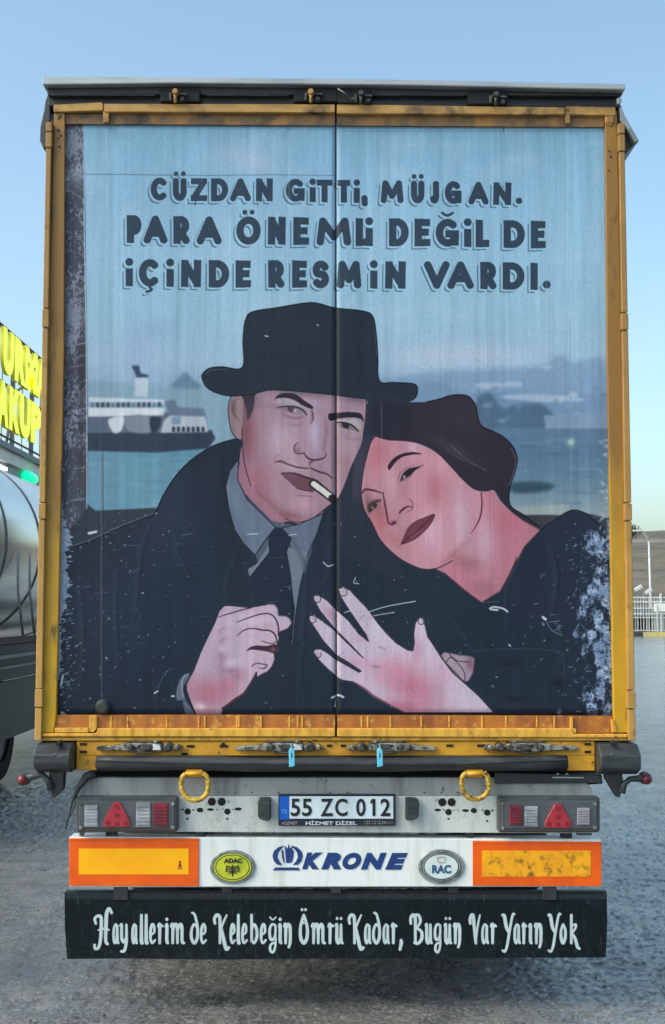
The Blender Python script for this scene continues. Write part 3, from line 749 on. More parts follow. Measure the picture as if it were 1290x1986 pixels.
cv.glow(835, 1030, 20, 40, (198, 164, 180), .8, clip=mw); cv.glow(895, 1010, 18, 60, (192, 166, 180), .8, clip=mw); cv.glow(800, 865, 14, 18, (196, 162, 176), .7, clip=mw); cv.glow(850, 900, 30, 14, (192, 146, 158), .5, 30, mw)
cv.glow(755, 930, 14, 40, (196, 152, 164), .7, -20, mw); cv.glow(735, 1010, 22, 18, (176, 102, 106), .8, 20, mw); cv.glow(760, 1045, 30, 12, (172, 108, 108), .6, 35, mw); cv.glow(715, 975, 10, 22, (120, 84, 88), .8, -15, mw); cv.glow(735, 985, 12, 18, (140, 88, 94), .6, 0, mw)
cv.glow(880, 1075, 40, 8, (150, 96, 104), .6, -40, mw); cv.glow(780, 950, 10, 14, (170, 110, 124), .5, 0, mw); cv.glow(790, 1030, 10, 10, (150, 104, 110), .6, 0, mw)
cv.line(WZ([(1005, 570), (1012, 660), (995, 760), (935, 865)]), [2, 2.6, 2.6, 1], (74, 32, 52)); cv.line([wf[i % 25] for i in range(14, 27)], 1.8, (50, 30, 44))
# brow, eye, far eye, nose, lips
cv.poly(WZ([(342, 400), (345, 370), (390, 320), (450, 292), (520, 282), (585, 295), (520, 300), (450, 315), (400, 350), (365, 395), (352, 412)]), (44, 28, 44))
cv.line(WZ([(410, 500), (425, 440), (470, 395), (530, 375)]), 1.5, (120, 84, 100), .9)
cv.poly(WZ([(430, 490), (445, 440), (490, 400), (560, 385), (600, 372), (540, 410), (500, 450), (455, 475)]), (36, 26, 38)); cv.glow(783.5, 924, 2.6, 2.6, (196, 196, 206), 1)
cv.line(WZ([(425, 495), (470, 480), (510, 450)]), 1.4, (90, 60, 74), .7)
cv.line(WZ([(160, 575), (180, 550), (250, 560), (310, 580)]), [3, 5, 4, 1.5], (84, 48, 62)); cv.line(WZ([(205, 720), (205, 670), (250, 640), (290, 630)]), [2, 6, 6, 2], (58, 46, 48), blur=.6); cv.line(WZ([(195, 660), (235, 625), (290, 622)]), 1.5, (100, 66, 76)); cv.poly(WZ([(208, 700), (222, 668), (256, 650), (262, 672), (238, 692), (215, 712)]), (44, 38, 42)); cv.glow(722, 984, 2.2, 2.2, (168, 160, 160), .9)
cv.line(WZ([(305, 570), (320, 660), (335, 740), (345, 790), (375, 800), (395, 780)]), [2, 3.6, 3.6, 3, 3, 3], (92, 44, 60)); cv.glow(763, 1013, 5, 3.5, (70, 34, 50), .9)
cv.line(WZ([(485, 618), (515, 640), (515, 685), (480, 710)]), [1, 2, 2, 1], (112, 62, 80)); cv.line(WZ([(425, 715), (450, 690), (480, 672), (510, 675)]), [4, 4, 3, 1.5], (74, 34, 50)); cv.line(WZ([(400, 770), (420, 740), (430, 715)]), 1.6, (140, 90, 100), .7)
lip = WZ([(435, 942), (460, 880), (495, 815), (545, 775), (600, 752), (672, 728), (650, 790), (600, 850), (540, 900), (490, 925)])
ml = cv.poly(lip, (104, 54, 66)); cv.glow(806, 1033, 14, 4, (124, 72, 84), .8, -35, ml); cv.line(WZ([(435, 942), (520, 870), (590, 810), (672, 728)]), [1, 2, 2, 1], (56, 24, 36)); cv.line(lip + lip[:1], 1.2, (64, 28, 42))
# beret and hair
beret = Z4([(205, 378), (320, 380), (400, 378), (445, 368), (490, 354), (530, 350), (570, 358), (598, 395), (606, 440), (622, 478), (660, 496), (710, 522), (750, 562), (768, 612), (758, 670), (742, 715), (734, 770), (744, 810), (790, 840), (862, 893), (800, 868), (745, 830), (700, 785), (672, 742), (640, 747), (590, 738), (540, 695), (490, 640), (440, 590), (380, 555), (310, 540), (240, 536), (180, 515), (160, 460)])
mb = cv.poly(beret, (42, 37, 50)); cv.glow(900, 810, 60, 40, (52, 44, 56), .8, 20, mb); cv.glow(750, 810, 40, 40, (32, 36, 50), .9, 0, mb); cv.glow(880, 870, 50, 10, (58, 60, 66), .7, 30, mb)
cv.line(beret[2:20], 2, (16, 14, 22)); cv.line([(x - 3, y + 3) for x, y in beret[12:16]], 1.2, (120, 122, 140), .8); cv.line(Z4([(500, 560), (560, 615), (640, 662)]), 1.3, (108, 104, 116), .7); cv.line(Z4([(480, 575), (530, 610), (590, 640)]), 1, (100, 98, 108), .6)
for P_f, wf_ in (([(302, 1000), (280, 1040), (268, 1100), (262, 1180)], 7), ([(470, 1040), (440, 1120), (436, 1190)], 5), ([(560, 1040), (592, 1110), (586, 1220), (575, 1370)], 5), ([(330, 1010), (352, 1090), (400, 1160)], 6), ([(230, 1080), (222, 1180), (232, 1340)], 8), ([(150, 1120), (160, 1250), (150, 1360)], 7), ([(640, 1050), (632, 1120), (600, 1150)], 5), ([(1010, 1080), (980, 1150), (985, 1230)], 7), ([(1060, 1040), (1078, 1120), (1062, 1220)], 8), ([(860, 1180), (900, 1230), (915, 1262)], 6), ([(310, 1300), (300, 1340), (310, 1380)], 5)):
    cv.line(P_f, [1] + [wf_] * (len(P_f) - 2) + [1], (50, 62, 78), .55, blur=2.5)
    cv.line([(x + 6, y + 2) for x, y in P_f], [1] + [wf_ * .6] * (len(P_f) - 2) + [1], (18, 26, 38), .5, blur=1.5)
# ---- fist
fist = HZ([(440, 250), (450, 215), (500, 165), (560, 162), (640, 172), (740, 182), (830, 165), (900, 152), (965, 155), (995, 190), (1003, 260), (1070, 262), (1115, 290), (1125, 335), (1095, 375), (1040, 400), (1010, 412), (1008, 480), (985, 540), (985, 590), (965, 610), (972, 660), (945, 730), (900, 780), (850, 800), (805, 835), (800, 780), (740, 890), (680, 980), (600, 1040), (490, 1110), (470, 1175), (240, 1175), (190, 1060), (150, 950), (150, 890), (220, 760), (280, 600), (350, 450), (410, 330)])
mh = cv.poly(fist, (178, 160, 176), sm=False, blur=.5)
cv.glow(400, 1345, 50, 34, (166, 108, 124), .85, clip=mh); cv.glow(440, 1330, 40, 20, (172, 106, 124), .6, -30, mh); cv.glow(430, 1268, 8, 30, (150, 122, 142), .6, clip=mh); cv.glow(425, 1285, 16, 34, (150, 124, 144), .5, clip=mh)
cv.glow(450, 1284, 14, 7, (190, 178, 194), .9, -15, mh); cv.glow(432, 1257, 10, 8, (192, 180, 196), .8, 0, mh); cv.glow(450, 1300, 18, 5, (140, 108, 128), .7, 0, mh); cv.glow(460, 1310, 14, 8, (150, 112, 130), .6, clip=mh)
cv.glow(470, 1200, 30, 8, (196, 178, 196), .7, -10, mh); cv.glow(500, 1205, 26, 5, (196, 180, 198), .6, -8, mh); cv.glow(388, 1370, 12, 7, (210, 190, 200), .9, 10, mh); cv.glow(520, 1213, 10, 8, (176, 146, 162), .6, clip=mh); cv.glow(500, 1160, 30, 8, (186, 176, 186), .4, clip=mh)
ink = (44, 26, 40)
cv.line(HZ([(445, 270), (560, 235), (680, 200), (750, 185)]), [1, 2, 2, 2], ink); cv.line(HZ([(610, 320), (720, 280), (830, 245), (920, 240), (980, 290), (1005, 380), (1000, 440)]), [1, 2, 2.2, 2.2, 2.6, 2.6, 2], ink)
cv.line(HZ([(620, 445), (680, 395), (760, 375), (850, 390), (920, 395), (970, 430), (990, 500)]), [1, 2, 2, 2.6, 2.6, 3, 2], ink); cv.line(HZ([(845, 490), (890, 505), (940, 515), (990, 500)]), [1, 1.6, 1.6, 1.4], ink)
cv.poly(HZ([(705, 590), (740, 550), (800, 535), (900, 538), (975, 520), (985, 560), (965, 605), (900, 590), (800, 575), (740, 575)]), (58, 36, 50)); cv.glow(530, 1259, 8, 4, (118, 84, 98), .8)
cv.line(HZ([(755, 725), (800, 700), (850, 705), (900, 715), (870, 745), (820, 740)]), [2, 2, 2, 2, 2, 1.5], (84, 40, 56)); cv.line(fist[13:30], 1.6, (30, 20, 32), sm=False); cv.line(fist[29:31] + [fist[30]], 3, (80, 40, 54)); cv.line(HZ([(500, 1105), (600, 1030), (680, 975), (740, 885), (800, 780)]), [2, 3.6, 2.4, 2, 2], (88, 44, 60)); cv.line(fist[32:] + fist[:8], 1.8, (20, 20, 32), sm=False)
cv.line(HZ([(450, 500), (500, 475), (540, 460)]), 2, (130, 104, 124), .7, blur=1); cv.line(HZ([(440, 420), (470, 385), (510, 370)]), 2, (130, 108, 128), .7, blur=1)
cv.poly(HZ([(130, 800), (175, 790), (180, 820), (130, 900), (115, 960), (150, 1050), (240, 1180), (140, 1180), (120, 1040), (60, 1040), (60, 950), (90, 850)]), (92, 104, 120), sm=False, blur=.6); cv.line(HZ([(135, 900), (150, 960), (190, 1070), (240, 1180)]), 2, (20, 18, 30)); cv.line(HZ([(170, 800), (125, 830), (108, 920), (125, 1010)]), 1.8, (150, 160, 172), .9); cv.line(HZ([(105, 860), (70, 930), (62, 1020)]), 1.2, (130, 142, 154), .8)
cv.line(Z5([(585, 462), (550, 500), (528, 550)]), 1.2, (100, 116, 132), .7)
# ---- open hand
hand = QZ([(230, 75), (265, 65), (310, 85), (360, 140), (420, 200), (450, 240), (500, 310), (560, 380), (620, 440), (700, 490), (735, 495), (745, 440), (740, 380), (750, 310), (775, 268), (800, 275), (820, 330), (835, 400), (870, 450), (920, 530), (1000, 640), (1080, 710), (1180, 800), (1285, 915), (680, 915), (560, 850), (470, 800), (400, 745), (330, 705), (260, 695), (230, 680), (150, 610), (100, 560), (62, 510), (70, 485), (110, 482), (160, 510), (210, 550), (300, 600), (370, 640), (385, 632), (300, 575), (210, 520), (130, 430), (70, 340), (30, 280), (40, 255), (75, 260), (120, 290), (200, 350), (280, 430), (400, 545), (300, 440), (200, 340), (110, 230), (62, 145), (65, 120), (100, 120), (150, 150), (210, 210), (300, 290), (370, 380), (435, 432), (420, 390), (350, 290), (290, 200), (240, 120)])
mq = cv.poly(hand, (190, 178, 194), sm=False, blur=.5)
cv.glow(800, 1330, 60, 36, (172, 106, 124), .9, 25, mq); cv.glow(760, 1300, 40, 24, (192, 130, 150), .6, 0, mq); cv.glow(810, 1262, 12, 26, (176, 132, 152), .7, clip=mq); cv.glow(780, 1370, 60, 14, (168, 100, 120), .8, 0, mq); cv.glow(700, 1240, 16, 10, (186, 150, 172), .6, clip=mq); cv.glow(728, 1292, 10, 3, (140, 104, 124), .7, 10, mq)
cv.glow(640, 1190, 10, 18, (164, 128, 140), .7, -30, mq); cv.glow(715, 1205, 8, 16, (158, 148, 158), .5, clip=mq); cv.glow(695, 1285, 22, 10, (196, 140, 160), .6, 0, mq); cv.glow(700, 1190, 9, 14, (174, 160, 172), .5, clip=mq); cv.glow(860, 1300, 30, 20, (196, 156, 176), .6, 40, mq); cv.glow(920, 1350, 14, 26, (176, 168, 176), .7, -40, mq); cv.glow(740, 1220, 30, 20, (200, 190, 206), .6, 40, mq); cv.glow(680, 1320, 16, 6, (200, 182, 196), .6, 0, mq)
cv.line(hand + hand[:1], 1.7, (26, 18, 30), sm=False)
cv.line(QZ([(330, 705), (400, 745), (470, 800), (560, 850), (680, 915)]), [1, 4, 4, 3, 1], (150, 90, 108), .7, blur=1)
for x, y, r_ in ((265, 100, 26), (88, 145, 24), (58, 285, 22), (95, 520, 20), (790, 295, 20)):
    cv.line(QZ(arc(x, y, r_, r_ * 1.15, 20, 240, 9)) if x > 700 else QZ(arc(x, y, r_, r_, -40, 200, 9)), 1.5, (40, 36, 48))
    cv.glow(*QZ([(x, y - 6)])[0], 4.5, 4.5, (160, 150, 160), .7)
cv.line(QZ([(370, 290), (395, 265), (410, 235)]), 1.4, (120, 104, 120), .8); cv.line(QZ([(505, 470), (540, 480), (555, 498)]), 1.6, (120, 104, 124), .8); cv.line(QZ([(235, 530), (265, 505)]), 1.4, (120, 104, 120), .8)
cf = QZ([(925, 525), (945, 505), (990, 512), (1050, 525), (1110, 530), (1150, 545), (1140, 640), (1110, 700), (1075, 700), (1030, 660), (960, 580)])
m3 = cv.poly(cf, (156, 140, 154), sm=False, blur=.5); cv.glow(912, 1285, 8, 16, (120, 88, 100), .9, clip=m3); cv.line(QZ([(925, 540), (960, 580), (1030, 650), (1075, 700), (1085, 650), (1040, 580), (990, 540), (960, 570)]), 1.5, ink); cv.line(QZ([(975, 510), (1030, 560), (1110, 570)]), 1.4, ink)
# ---- panel details printed under wear: lines, latch ghosts
cv.line(Z4([(985, 40), (986, 400), (990, 820)]), 1.6, (104, 140, 164), .5, sm=False)
cv.line([(166, 338), (400, 340), (648, 340)], 1.6, (74, 100, 120), .8, sm=False); cv.line([(655, 254), (1172, 256)], 1.2, (96, 130, 152), .7, sm=False)
cv.line([(978, 243), (977, 256)], 1.6, (60, 80, 96)); cv.line([(980, 243), (980, 256)], 1.4, (190, 206, 216))
cv.line([(228, 250), (198, 253), (191, 262), (194, 700), (197, 1370)], 1.1, (150, 170, 184), .3, sm=False)
cv.line([(197, 880), (198, 1358)], 2.0, (84, 82, 84), .5, sm=False); cv.line([(199.5, 880), (200.5, 1358)], 1.2, (24, 30, 40), .6, sm=False)
cv.line([(918, 1262), (1000, 1258), (1080, 1262), (1092, 1275), (1094, 1330)], 2, (68, 80, 96), .6, blur=.5)
cv.glow(992, 1287, 20, 5, (20, 26, 34), .8); cv.glow(998, 1354, 18, 5, (20, 26, 34), .8); cv.glow(1082, 1324, 9, 9, (16, 22, 30), .8)
cv.line([(935, 1169), (968, 1166)], 1, (130, 140, 150), .6)
# ---- wear
yp = row; nse = smooth_noise(H_, W_, 5, 3, 21, 3); nsb = smooth_noise(H_, W_, 60, 30, 22, 4); nst = smooth_noise(H_, W_, 60, 2, 23, 3); nsf = smooth_noise(H_, W_, 3, 3, 24, 2)
# bare strip at the left edge of the left leaf
strip = cv.mask([(95, 235), (163, 238), (165, 420), (168, 640), (170, 830), (168, 985), (150, 1010), (120, 1040), (95, 1060)], sm=False, blur=.7)
cv.paint(strip, (74, 78, 90)); cv.paint(strip * np.clip((nst - .42) * 3, 0, 1) * .7, (58, 56, 66))
light = strip * np.clip((nse * .6 + nsb * .6 - .58) * 8, 0, 1)
cv.paint(light * .7, (150, 164, 178))
for a, b, c_, al in ((318, 360, (168, 186, 200), .55), (560, 640, (120, 128, 140), .5), (240, 300, (112, 128, 142), .4)):
    cv.glow(145, (a + b) / 2, 30, (b - a) / 2, c_, al, clip=strip * np.clip(nst * 1.6, 0, 1))
cv.line([(122, 352), (140, 372), (163, 388)], 1.2, (150, 160, 170), .7); cv.glow(160, 740, 8, 160, (46, 42, 54), .6, clip=strip)
for i in range(60):
    y = rng.uniform(520, 980); x = rng.uniform(126, 168)
    cv.line([(x, y), (x + rng.uniform(6, 34), y + rng.uniform(-16, -2))], rng.uniform(.8, 1.6), (168, 176, 190), rng.uniform(.3, .7), sm=False, clip=strip)
cv.line([(163, 240), (163, 420), (167, 640), (168, 830), (168, 985)], 2, (164, 196, 210), .8, sm=False)
# pale flaked paint, left edge low down
fl = np.zeros((H_, W_)); X_ = np.arange(W_)[None, :] / PPM + cv.x0
def edge(py, base_px, width):     # distance from an edge in photo measurements
    return np.interp(yy, [row(q) for q in py], width)
xl = np.interp(yy[:, :1], [row(240), row(1386)], [W(124, 240).x, W(109, 1386).x]); xr = np.interp(yy[:, :1], [row(240), row(1386)], [W(1173, 240).x, W(1190, 1386).x])
wl_ = np.interp(yy[:, :1], [row(q) for q in (940, 1000, 1040, 1160, 1200, 1300, 1330, 1386)], [0, 10, 20, 17, 6, 8, 0, 0]) / 449
nn = smooth_noise(H_, W_, 4, 12, 31, 3)
fl = np.clip(((xl + wl_ * (.35 + 1.5 * nn) - X_) * 449), 0, 1) * np.clip((X_ - xl + .02) * 449, 0, 1)
cv.paint(fl * (.55 + .45 * nse), (158, 178, 196))
wr_ = np.interp(yy[:, :1], [row(q) for q in (760, 900, 1010, 1050, 1100, 1130, 1200, 1250, 1300, 1350, 1386)], [2, 5, 14, 60, 44, 50, 92, 60, 44, 62, 96]) / 449
blot = smooth_noise(H_, W_, 22, 16, 33, 5)
fr = np.clip((X_ - (xr - wr_ * 1.0)) / np.maximum(wr_, .002) + (blot - .55) * 3.4, 0, 1)
fr = np.clip((fr - .25) * 3, 0, 1) * (X_ > xr - wr_ * 1.6)
brs = smooth_noise(H_, W_, 10, 3, 37, 3) * .6 + smooth_noise(H_, W_, 3, 9, 38, 3) * .4
fr = fr * np.clip((brs - .27) * 6, 0, 1)
cv.paint(fr * .95, (112, 138, 168)); cv.paint(fr * np.clip((nsf * .5 + smooth_noise(H_, W_, 9, 12, 35, 3) * .7 - .62) * 7, 0, 1), (160, 178, 198)); cv.paint(fr * np.clip((smooth_noise(H_, W_, 8, 8, 36, 3) - .56) * 8, 0, 1) * .9, (44, 58, 78))
for i in range(240):
    y = rng.uniform(1035, 1380); x = 1186 - abs(rng.normal(0, 48))
    a = rng.uniform(-1.3, .4); L = rng.uniform(2, 9)
    cv.line([(x, y), (x + L * math.cos(a), y + L * math.sin(a))], rng.uniform(.7, 1.8), (150, 168, 188), rng.uniform(.35, .85), sm=False)
for i in range(34):
    y = rng.uniform(840, 1010); x = 1180 - abs(rng.normal(0, 9)); cv.glow(x, y, rng.uniform(1, 6), rng.uniform(.8, 2.4), (170, 190, 204), rng.uniform(.3, .8), rng.uniform(-40, 40))
# chips and scratches
for i in range(330):
    u = rng.random(); x = rng.uniform(118, 1150) if u > .45 else rng.uniform(120, 330); y = rng.uniform(990, 1378)
    r_ = abs(rng.normal(0, 1)) * .9 + .5
    cv.line([(x, y), (x + rng.normal(0, 1.6), y + rng.normal(0, 1.2))], min(r_ * 1.2, 3.2), (168, 182, 196), rng.uniform(.25, .85), sm=False)
for i in range(22):
    x, y = rng.uniform(125, 560), rng.uniform(1010, 1260); L = rng.uniform(5, 30)
    cv.line([(x, y), (x + L, y - L * rng.uniform(0, .22))], rng.uniform(.6, 1.3), (140, 152, 166), rng.uniform(.2, .6), sm=False)
for i in range(90):   # flakes near the left margin
    x, y = 112 + abs(rng.normal(0, 14)), rng.uniform(1180, 1350)
    cv.line([(x, y), (x + rng.uniform(1, 8), y - rng.uniform(0, 3))], rng.uniform(.8, 2.2), (164, 180, 196), rng.uniform(.4, .9), sm=False)
for P, w_ in ((((965, 1183), (950, 1181), (957, 1177), (975, 1180), (984, 1186)), 3.6), (((705, 1190), (750, 1176), (806, 1166)), 1.7), (((668, 1188), (684, 1183)), 1.6), (((725, 1194), (765, 1187)), 1.4), (((644, 1353), (656, 1348), (666, 1352)), 4), (((652, 1355), (650, 1370)), 3), (((627, 1090), (636, 1098), (646, 1095)), 2), (((690, 1120), (686, 1130), (696, 1132)), 1.6), (((120, 1382), (126, 1386)), 5), (((122, 1310), (118, 1330)), 3.4), (((1053, 1197), (1058, 1201)), 5), (((514, 651), (520, 652)), 2), (((615, 630), (618, 631)), 2), (((172, 1034), (186, 1031)), 5), (((300, 1344), (306, 1340)), 3), (((333, 1350), (338, 1350)), 3), (((480, 1036), (500, 1035)), 1.6), (((560, 1038), (575, 1036)), 1.4), (((987, 1250), (990, 1253)), 2.4)):
    cv.line(list(P), w_, (196, 206, 214), .9)
cv.line([(1060, 1206), (1070, 1222), (1090, 1232)], 1.8, (140, 158, 178), .6)
for i in range(6): cv.line([(1064 + rng.uniform(0, 30), 1206 + i * 4), (1074 + rng.uniform(0, 30), 1204 + i * 4)], 1.4, (150, 168, 188), .6, sm=False)
for i in range(40):
    x, y = rng.uniform(480, 730), rng.uniform(600, 720); cv.glow(x, y, .9, .9, (120, 140, 156), .45)
# rain streaks and grime over everything
st_ = smooth_noise(H_, W_, 260, 3.2, 41, 3); st2 = smooth_noise(H_, W_, 400, 14, 42, 3)
cv.a *= (1 + (st_ - .5) * .08 + (st2 - .5) * .12)[..., None]
cv.a *= (1 + (smooth_noise(H_, W_, 1.6, 1.6, 43, 2) - .5) * .05)[..., None]
for x, y0, y1 in ((385, 243, 300), (297, 243, 262), (560, 243, 290), (480, 243, 330), (390, 300, 372)):
    cv.line([(x, y0), (x + 1, y1)], [4, 1], (96, 128, 144), .35, sm=False, blur=1)
for x, y0, y1, al in ((1100, 250, 560, .3), (815, 260, 330, .4), (820, 262, 300, .3), (206, 250, 400, .35), (560, 258, 420, .25), (1060, 500, 720, .25), (740, 780, 980, .2)):
    cv.line([(x, y0), (x + 1, y1)], [3, 2], (190, 212, 224), al, sm=False, blur=1)
lum = cv.a.mean(-1); cv.a += ((smooth_noise(H_, W_, 2.5, 2.5, 61, 2) - .5) * .07 * np.clip((lum - .35) * 3, 0, 1))[..., None]
# darker along the foot of the doors
cv.a *= (1 - .22 * np.clip(1 - (row(1386) - yy) / 16, 0, 1))[..., None]
# the far edge of the print does not quite reach the frame: faint paler border
cv.a *= np.array([.985, .955, .985])
DOOR_IM = cv.image('door_print')
M['door'] = print_mat('door_print_material', DOOR_IM)

def planar_uv(o, c):
    me = o.data; uv = me.uv_layers.new(name='UVMap'); org = wloc(o)
    for lp in me.loops:
        v = me.vertices[lp.vertex_index].co + org
        uv.data[lp.index].uv = ((v.x - c.x0) / (c.x1 - c.x0), (v.z - c.z0) / (c.z1 - c.z0))

# ---- lettering on the rubber spray flap: tall condensed script drawn stroke by stroke
SCRIPT = {
 'a': [([(.85, .12), (.5, 0), (.15, .25), (.12, .75), (.35, 1), (.7, .8), (.85, .4)], 1), ([(.85, .08), (.83, .8), (1.05, 1)], 1.15)],
 'e': [([(.2, .55), (.75, .42), (.75, .12), (.45, 0), (.15, .3), (.12, .75), (.4, 1), (.9, .85)], 1.05)],
 'o': [([(.5, 0), (.15, .3), (.15, .75), (.5, 1), (.85, .7), (.85, .28), (.5, 0)], 1.15)],
 'i': [([(.2, .12), (.5, .05), (.5, .85), (.8, 1)], 1.25), ([(.5, -.28), (.5, -.27)], 1.5)],
 'ı': [([(.2, .12), (.5, .05), (.5, .85), (.8, 1)], 1.25)],
 'r': [([(.1, .1), (.35, .04), (.35, 1)], 1.25), ([(.36, .35), (.6, .05), (.95, .1)], 1)],
 'n': [([(.02, .1), (.2, .04), (.2, 1)], 1.25), ([(.22, .3), (.5, 0), (.78, .15), (.8, .9), (.62, 1.22)], 1.2)],
 'm': [([(.02, .1), (.14, .04), (.14, 1)], 1.25), ([(.15, .3), (.33, 0), (.48, .15), (.5, 1)], 1.2), ([(.51, .3), (.7, 0), (.84, .15), (.86, .9), (1, 1)], 1.2)],
 'u': [([(.05, .06), (.2, .04), (.2, .8), (.45, 1), (.75, .7)], 1.2), ([(.8, .02), (.8, .85), (1, 1)], 1.2)],
 'y': [([(.05, .06), (.2, .04), (.2, .7), (.45, .95), (.78, .7)], 1.15), ([(.8, .02), (.8, .9), (.55, 1.4), (.15, 1.45)], 1.15)],
 'g': [([(.8, .05), (.4, 0), (.12, .3), (.2, .75), (.55, .8), (.8, .5), (.8, .05)], 1.05), ([(.8, .5), (.82, 1.1), (.55, 1.48), (.2, 1.4), (.2, 1.15), (.5, 1.0), (.8, 1.05)], .95)],
 'l': [([(.5, -.5), (.5, .85), (.85, 1)], 1.3), ([(.3, -.42), (.5, -.5)], .8)],
 'b': [([(.18, -.5), (.2, .9)], 1.3), ([(.2, .3), (.5, 0), (.82, .25), (.84, .7), (.5, 1), (.2, .85)], 1.1)],
 'd': [([(.25, -.62), (.55, -.5), (.85, .1), (.85, .7), (.5, 1), (.15, .75), (.15, .3), (.45, 0), (.78, .12)], 1.15)],
 'k': [([(.2, -.5), (.2, 1)], 1.3), ([(.22, .5), (.6, .2), (.62, 0), (.35, .05)], .9), ([(.3, .5), (.6, .8), (.8, 1.2), (1, 1.3)], 1.2)],
 'H': [([(.05, -.05), (-.02, -.3), (.15, -.45), (.35, -.4), (.38, .0), (.33, .8), (.2, 1.25), (.0, 1.3), (-.03, 1.1)], 1.2), ([(1, -.62), (.85, -.85), (.7, -.6), (.66, .0), (.64, .85), (.75, 1.05)], 1.35), ([(.2, .3), (.6, .22), (.85, .3)], .8)],
 'K': [([(.0, -.05), (-.05, -.3), (.12, -.5), (.33, -.4), (.36, .1), (.36, 1)], 1.25), ([(.4, .35), (.6, -.1), (.85, -.5)], .85), ([(.45, .2), (.6, .7), (.8, 1.3), (1.0, 1.25)], 1.35)],
 'Ö': [([(.5, -.5), (.15, .1), (.15, .7), (.5, 1), (.85, .7), (.85, .1), (.5, -.5)], 1.3), ([(.5, -.5), (.3, -.25), (.5, -.05)], .8), ([(.3, -.8), (.3, -.79)], 1.3), ([(.68, -.8), (.68, -.79)], 1.3)],
 'B': [([(.0, -.05), (-.02, -.3), (.15, -.5), (.36, -.4), (.38, .2), (.38, 1)], 1.25), ([(.3, -.48), (.65, -.5), (.8, -.15), (.5, .2)], 1.1), ([(.5, .2), (.9, .4), (.9, .8), (.6, 1.02), (.3, .98)], 1.2)],
 'V': [([(.0, -.05), (-.02, -.3), (.15, -.5), (.3, -.4), (.4, .2), (.55, 1)], 1.3), ([(.55, 1), (.7, .2), (.95, -.5)], .85)],
 'Y': [([(.0, -.5), (.15, -.45), (.3, .1), (.5, .4)], 1.3), ([(1, -.55), (.85, -.5), (.6, .3), (.4, 1.1), (.2, 1.45), (.0, 1.4)], 1)],
 ',': [([(.5, .85), (.55, 1.0), (.3, 1.35)], 1.3)],
}
SX = 120; SK = 2.389
LET = [('H', 148, 232), ('a', 232, 262), ('y', 264, 308), ('a', 320, 348), ('l', 356, 378), ('l', 378, 400), ('e', 402, 436), ('r', 440, 470), ('i', 474, 496), ('m', 500, 568),
       ('d', 590, 636), ('e', 638, 672), ('K', 705, 776), ('e', 776, 806), ('l', 806, 828), ('e', 830, 862), ('b', 868, 912), ('e', 916, 950), ('ğ', 954, 1000), ('i', 1000, 1022), ('n', 1026, 1068),
       ('Ö', 1096, 1146), ('m', 1154, 1222), ('r', 1230, 1262), ('ü', 1264, 1304)]
LET2 = [('K', 88, 158), ('a', 158, 190), ('d', 194, 238), ('a', 244, 276), ('r', 282, 314), (',', 314, 346), ('B', 372, 434), ('u', 440, 476), ('g', 480, 522), ('ü', 528, 566), ('n', 572, 612),
        ('V', 648, 702), ('a', 702, 736), ('r', 742, 776), ('Y', 798, 860), ('a', 852, 884), ('r', 890, 916), ('ı', 920, 942), ('n', 948, 990), ('Y', 1012, 1074), ('o', 1066, 1100), ('k', 1108, 1162)]
fa, fb = W(120, 1864), W(1182, 1730)
fc = Canvas(fa.x, fb.x, fa.z, fb.z, (15, 24, 29), ppm=620)
fh, fw = fc.h, fc.w
n1 = smooth_noise(fh, fw, 30, 40, 51, 4); n2 = smooth_noise(fh, fw, 90, 3, 52, 3)
fc.a *= (1 + (n1 - .5) * .5)[..., None]
fc.paint(np.clip((n2 - .6) * 3, 0, 1) * .35, (58, 72, 80))
top = fc.mask([(120, 1730), (1182, 1730), (1182, 1745), (120, 1745)], sm=False, blur=.6)
fc.paint(top * (.5 + .4 * n2), (50, 56, 62))
mud = np.clip((smooth_noise(fh, fw, 7, 7, 56, 4) - .5) * 5, 0, 1) * np.clip((np.arange(fh)[:, None] / fh - .55) * 2.2, 0, 1)
fc.paint(mud * .3, (78, 80, 78))
tm = np.zeros((fh, fw)); YT, YB = 1794.0, 1830.0
for lst, off in ((LET, 120), (LET2, 640)):
    for ch, a, b in lst:
        x0, x1 = off + a / SK, off + b / SK
        base = {'ğ': 'g', 'ü': 'u'}.get(ch, ch)
        for pts, w_ in SCRIPT[base]:
            q = [(x0 + 1.5 + u * (x1 - x0 - 3), YT + v * (YB - YT)) for u, v in pts]
            t_ = np.linspace(0, 1, len(q))
            ws = [max(5.5 * w_ * (.62 + .38 * math.sin(math.pi * min(max(t, .12), .88))), 2.2) for t in t_]
            fc.stroke_mask(q, ws, True, tm)
        if ch == 'ü':
            for q in (.28, .75): tm = np.maximum(tm, fc.stroke_mask([(x0 + q * (x1 - x0), 1782), (x0 + q * (x1 - x0), 1783)], 5, False))
        if ch == 'ğ': tm = np.maximum(tm, fc.stroke_mask([(x0 + 4, 1780), ((x0 + x1) / 2, 1785), (x1 - 4, 1780)], 3))
fc.paint(tm * (.86 + .14 * n2), (200, 214, 218))
fc.paint(np.clip((smooth_noise(fh, fw, 26, 5, 55, 3) - .72) * 8, 0, 1) * .25, (120, 134, 140))
M['flap'] = print_mat('flap_print_material', fc.image('flap_print'), rough=.5, bump=.1)

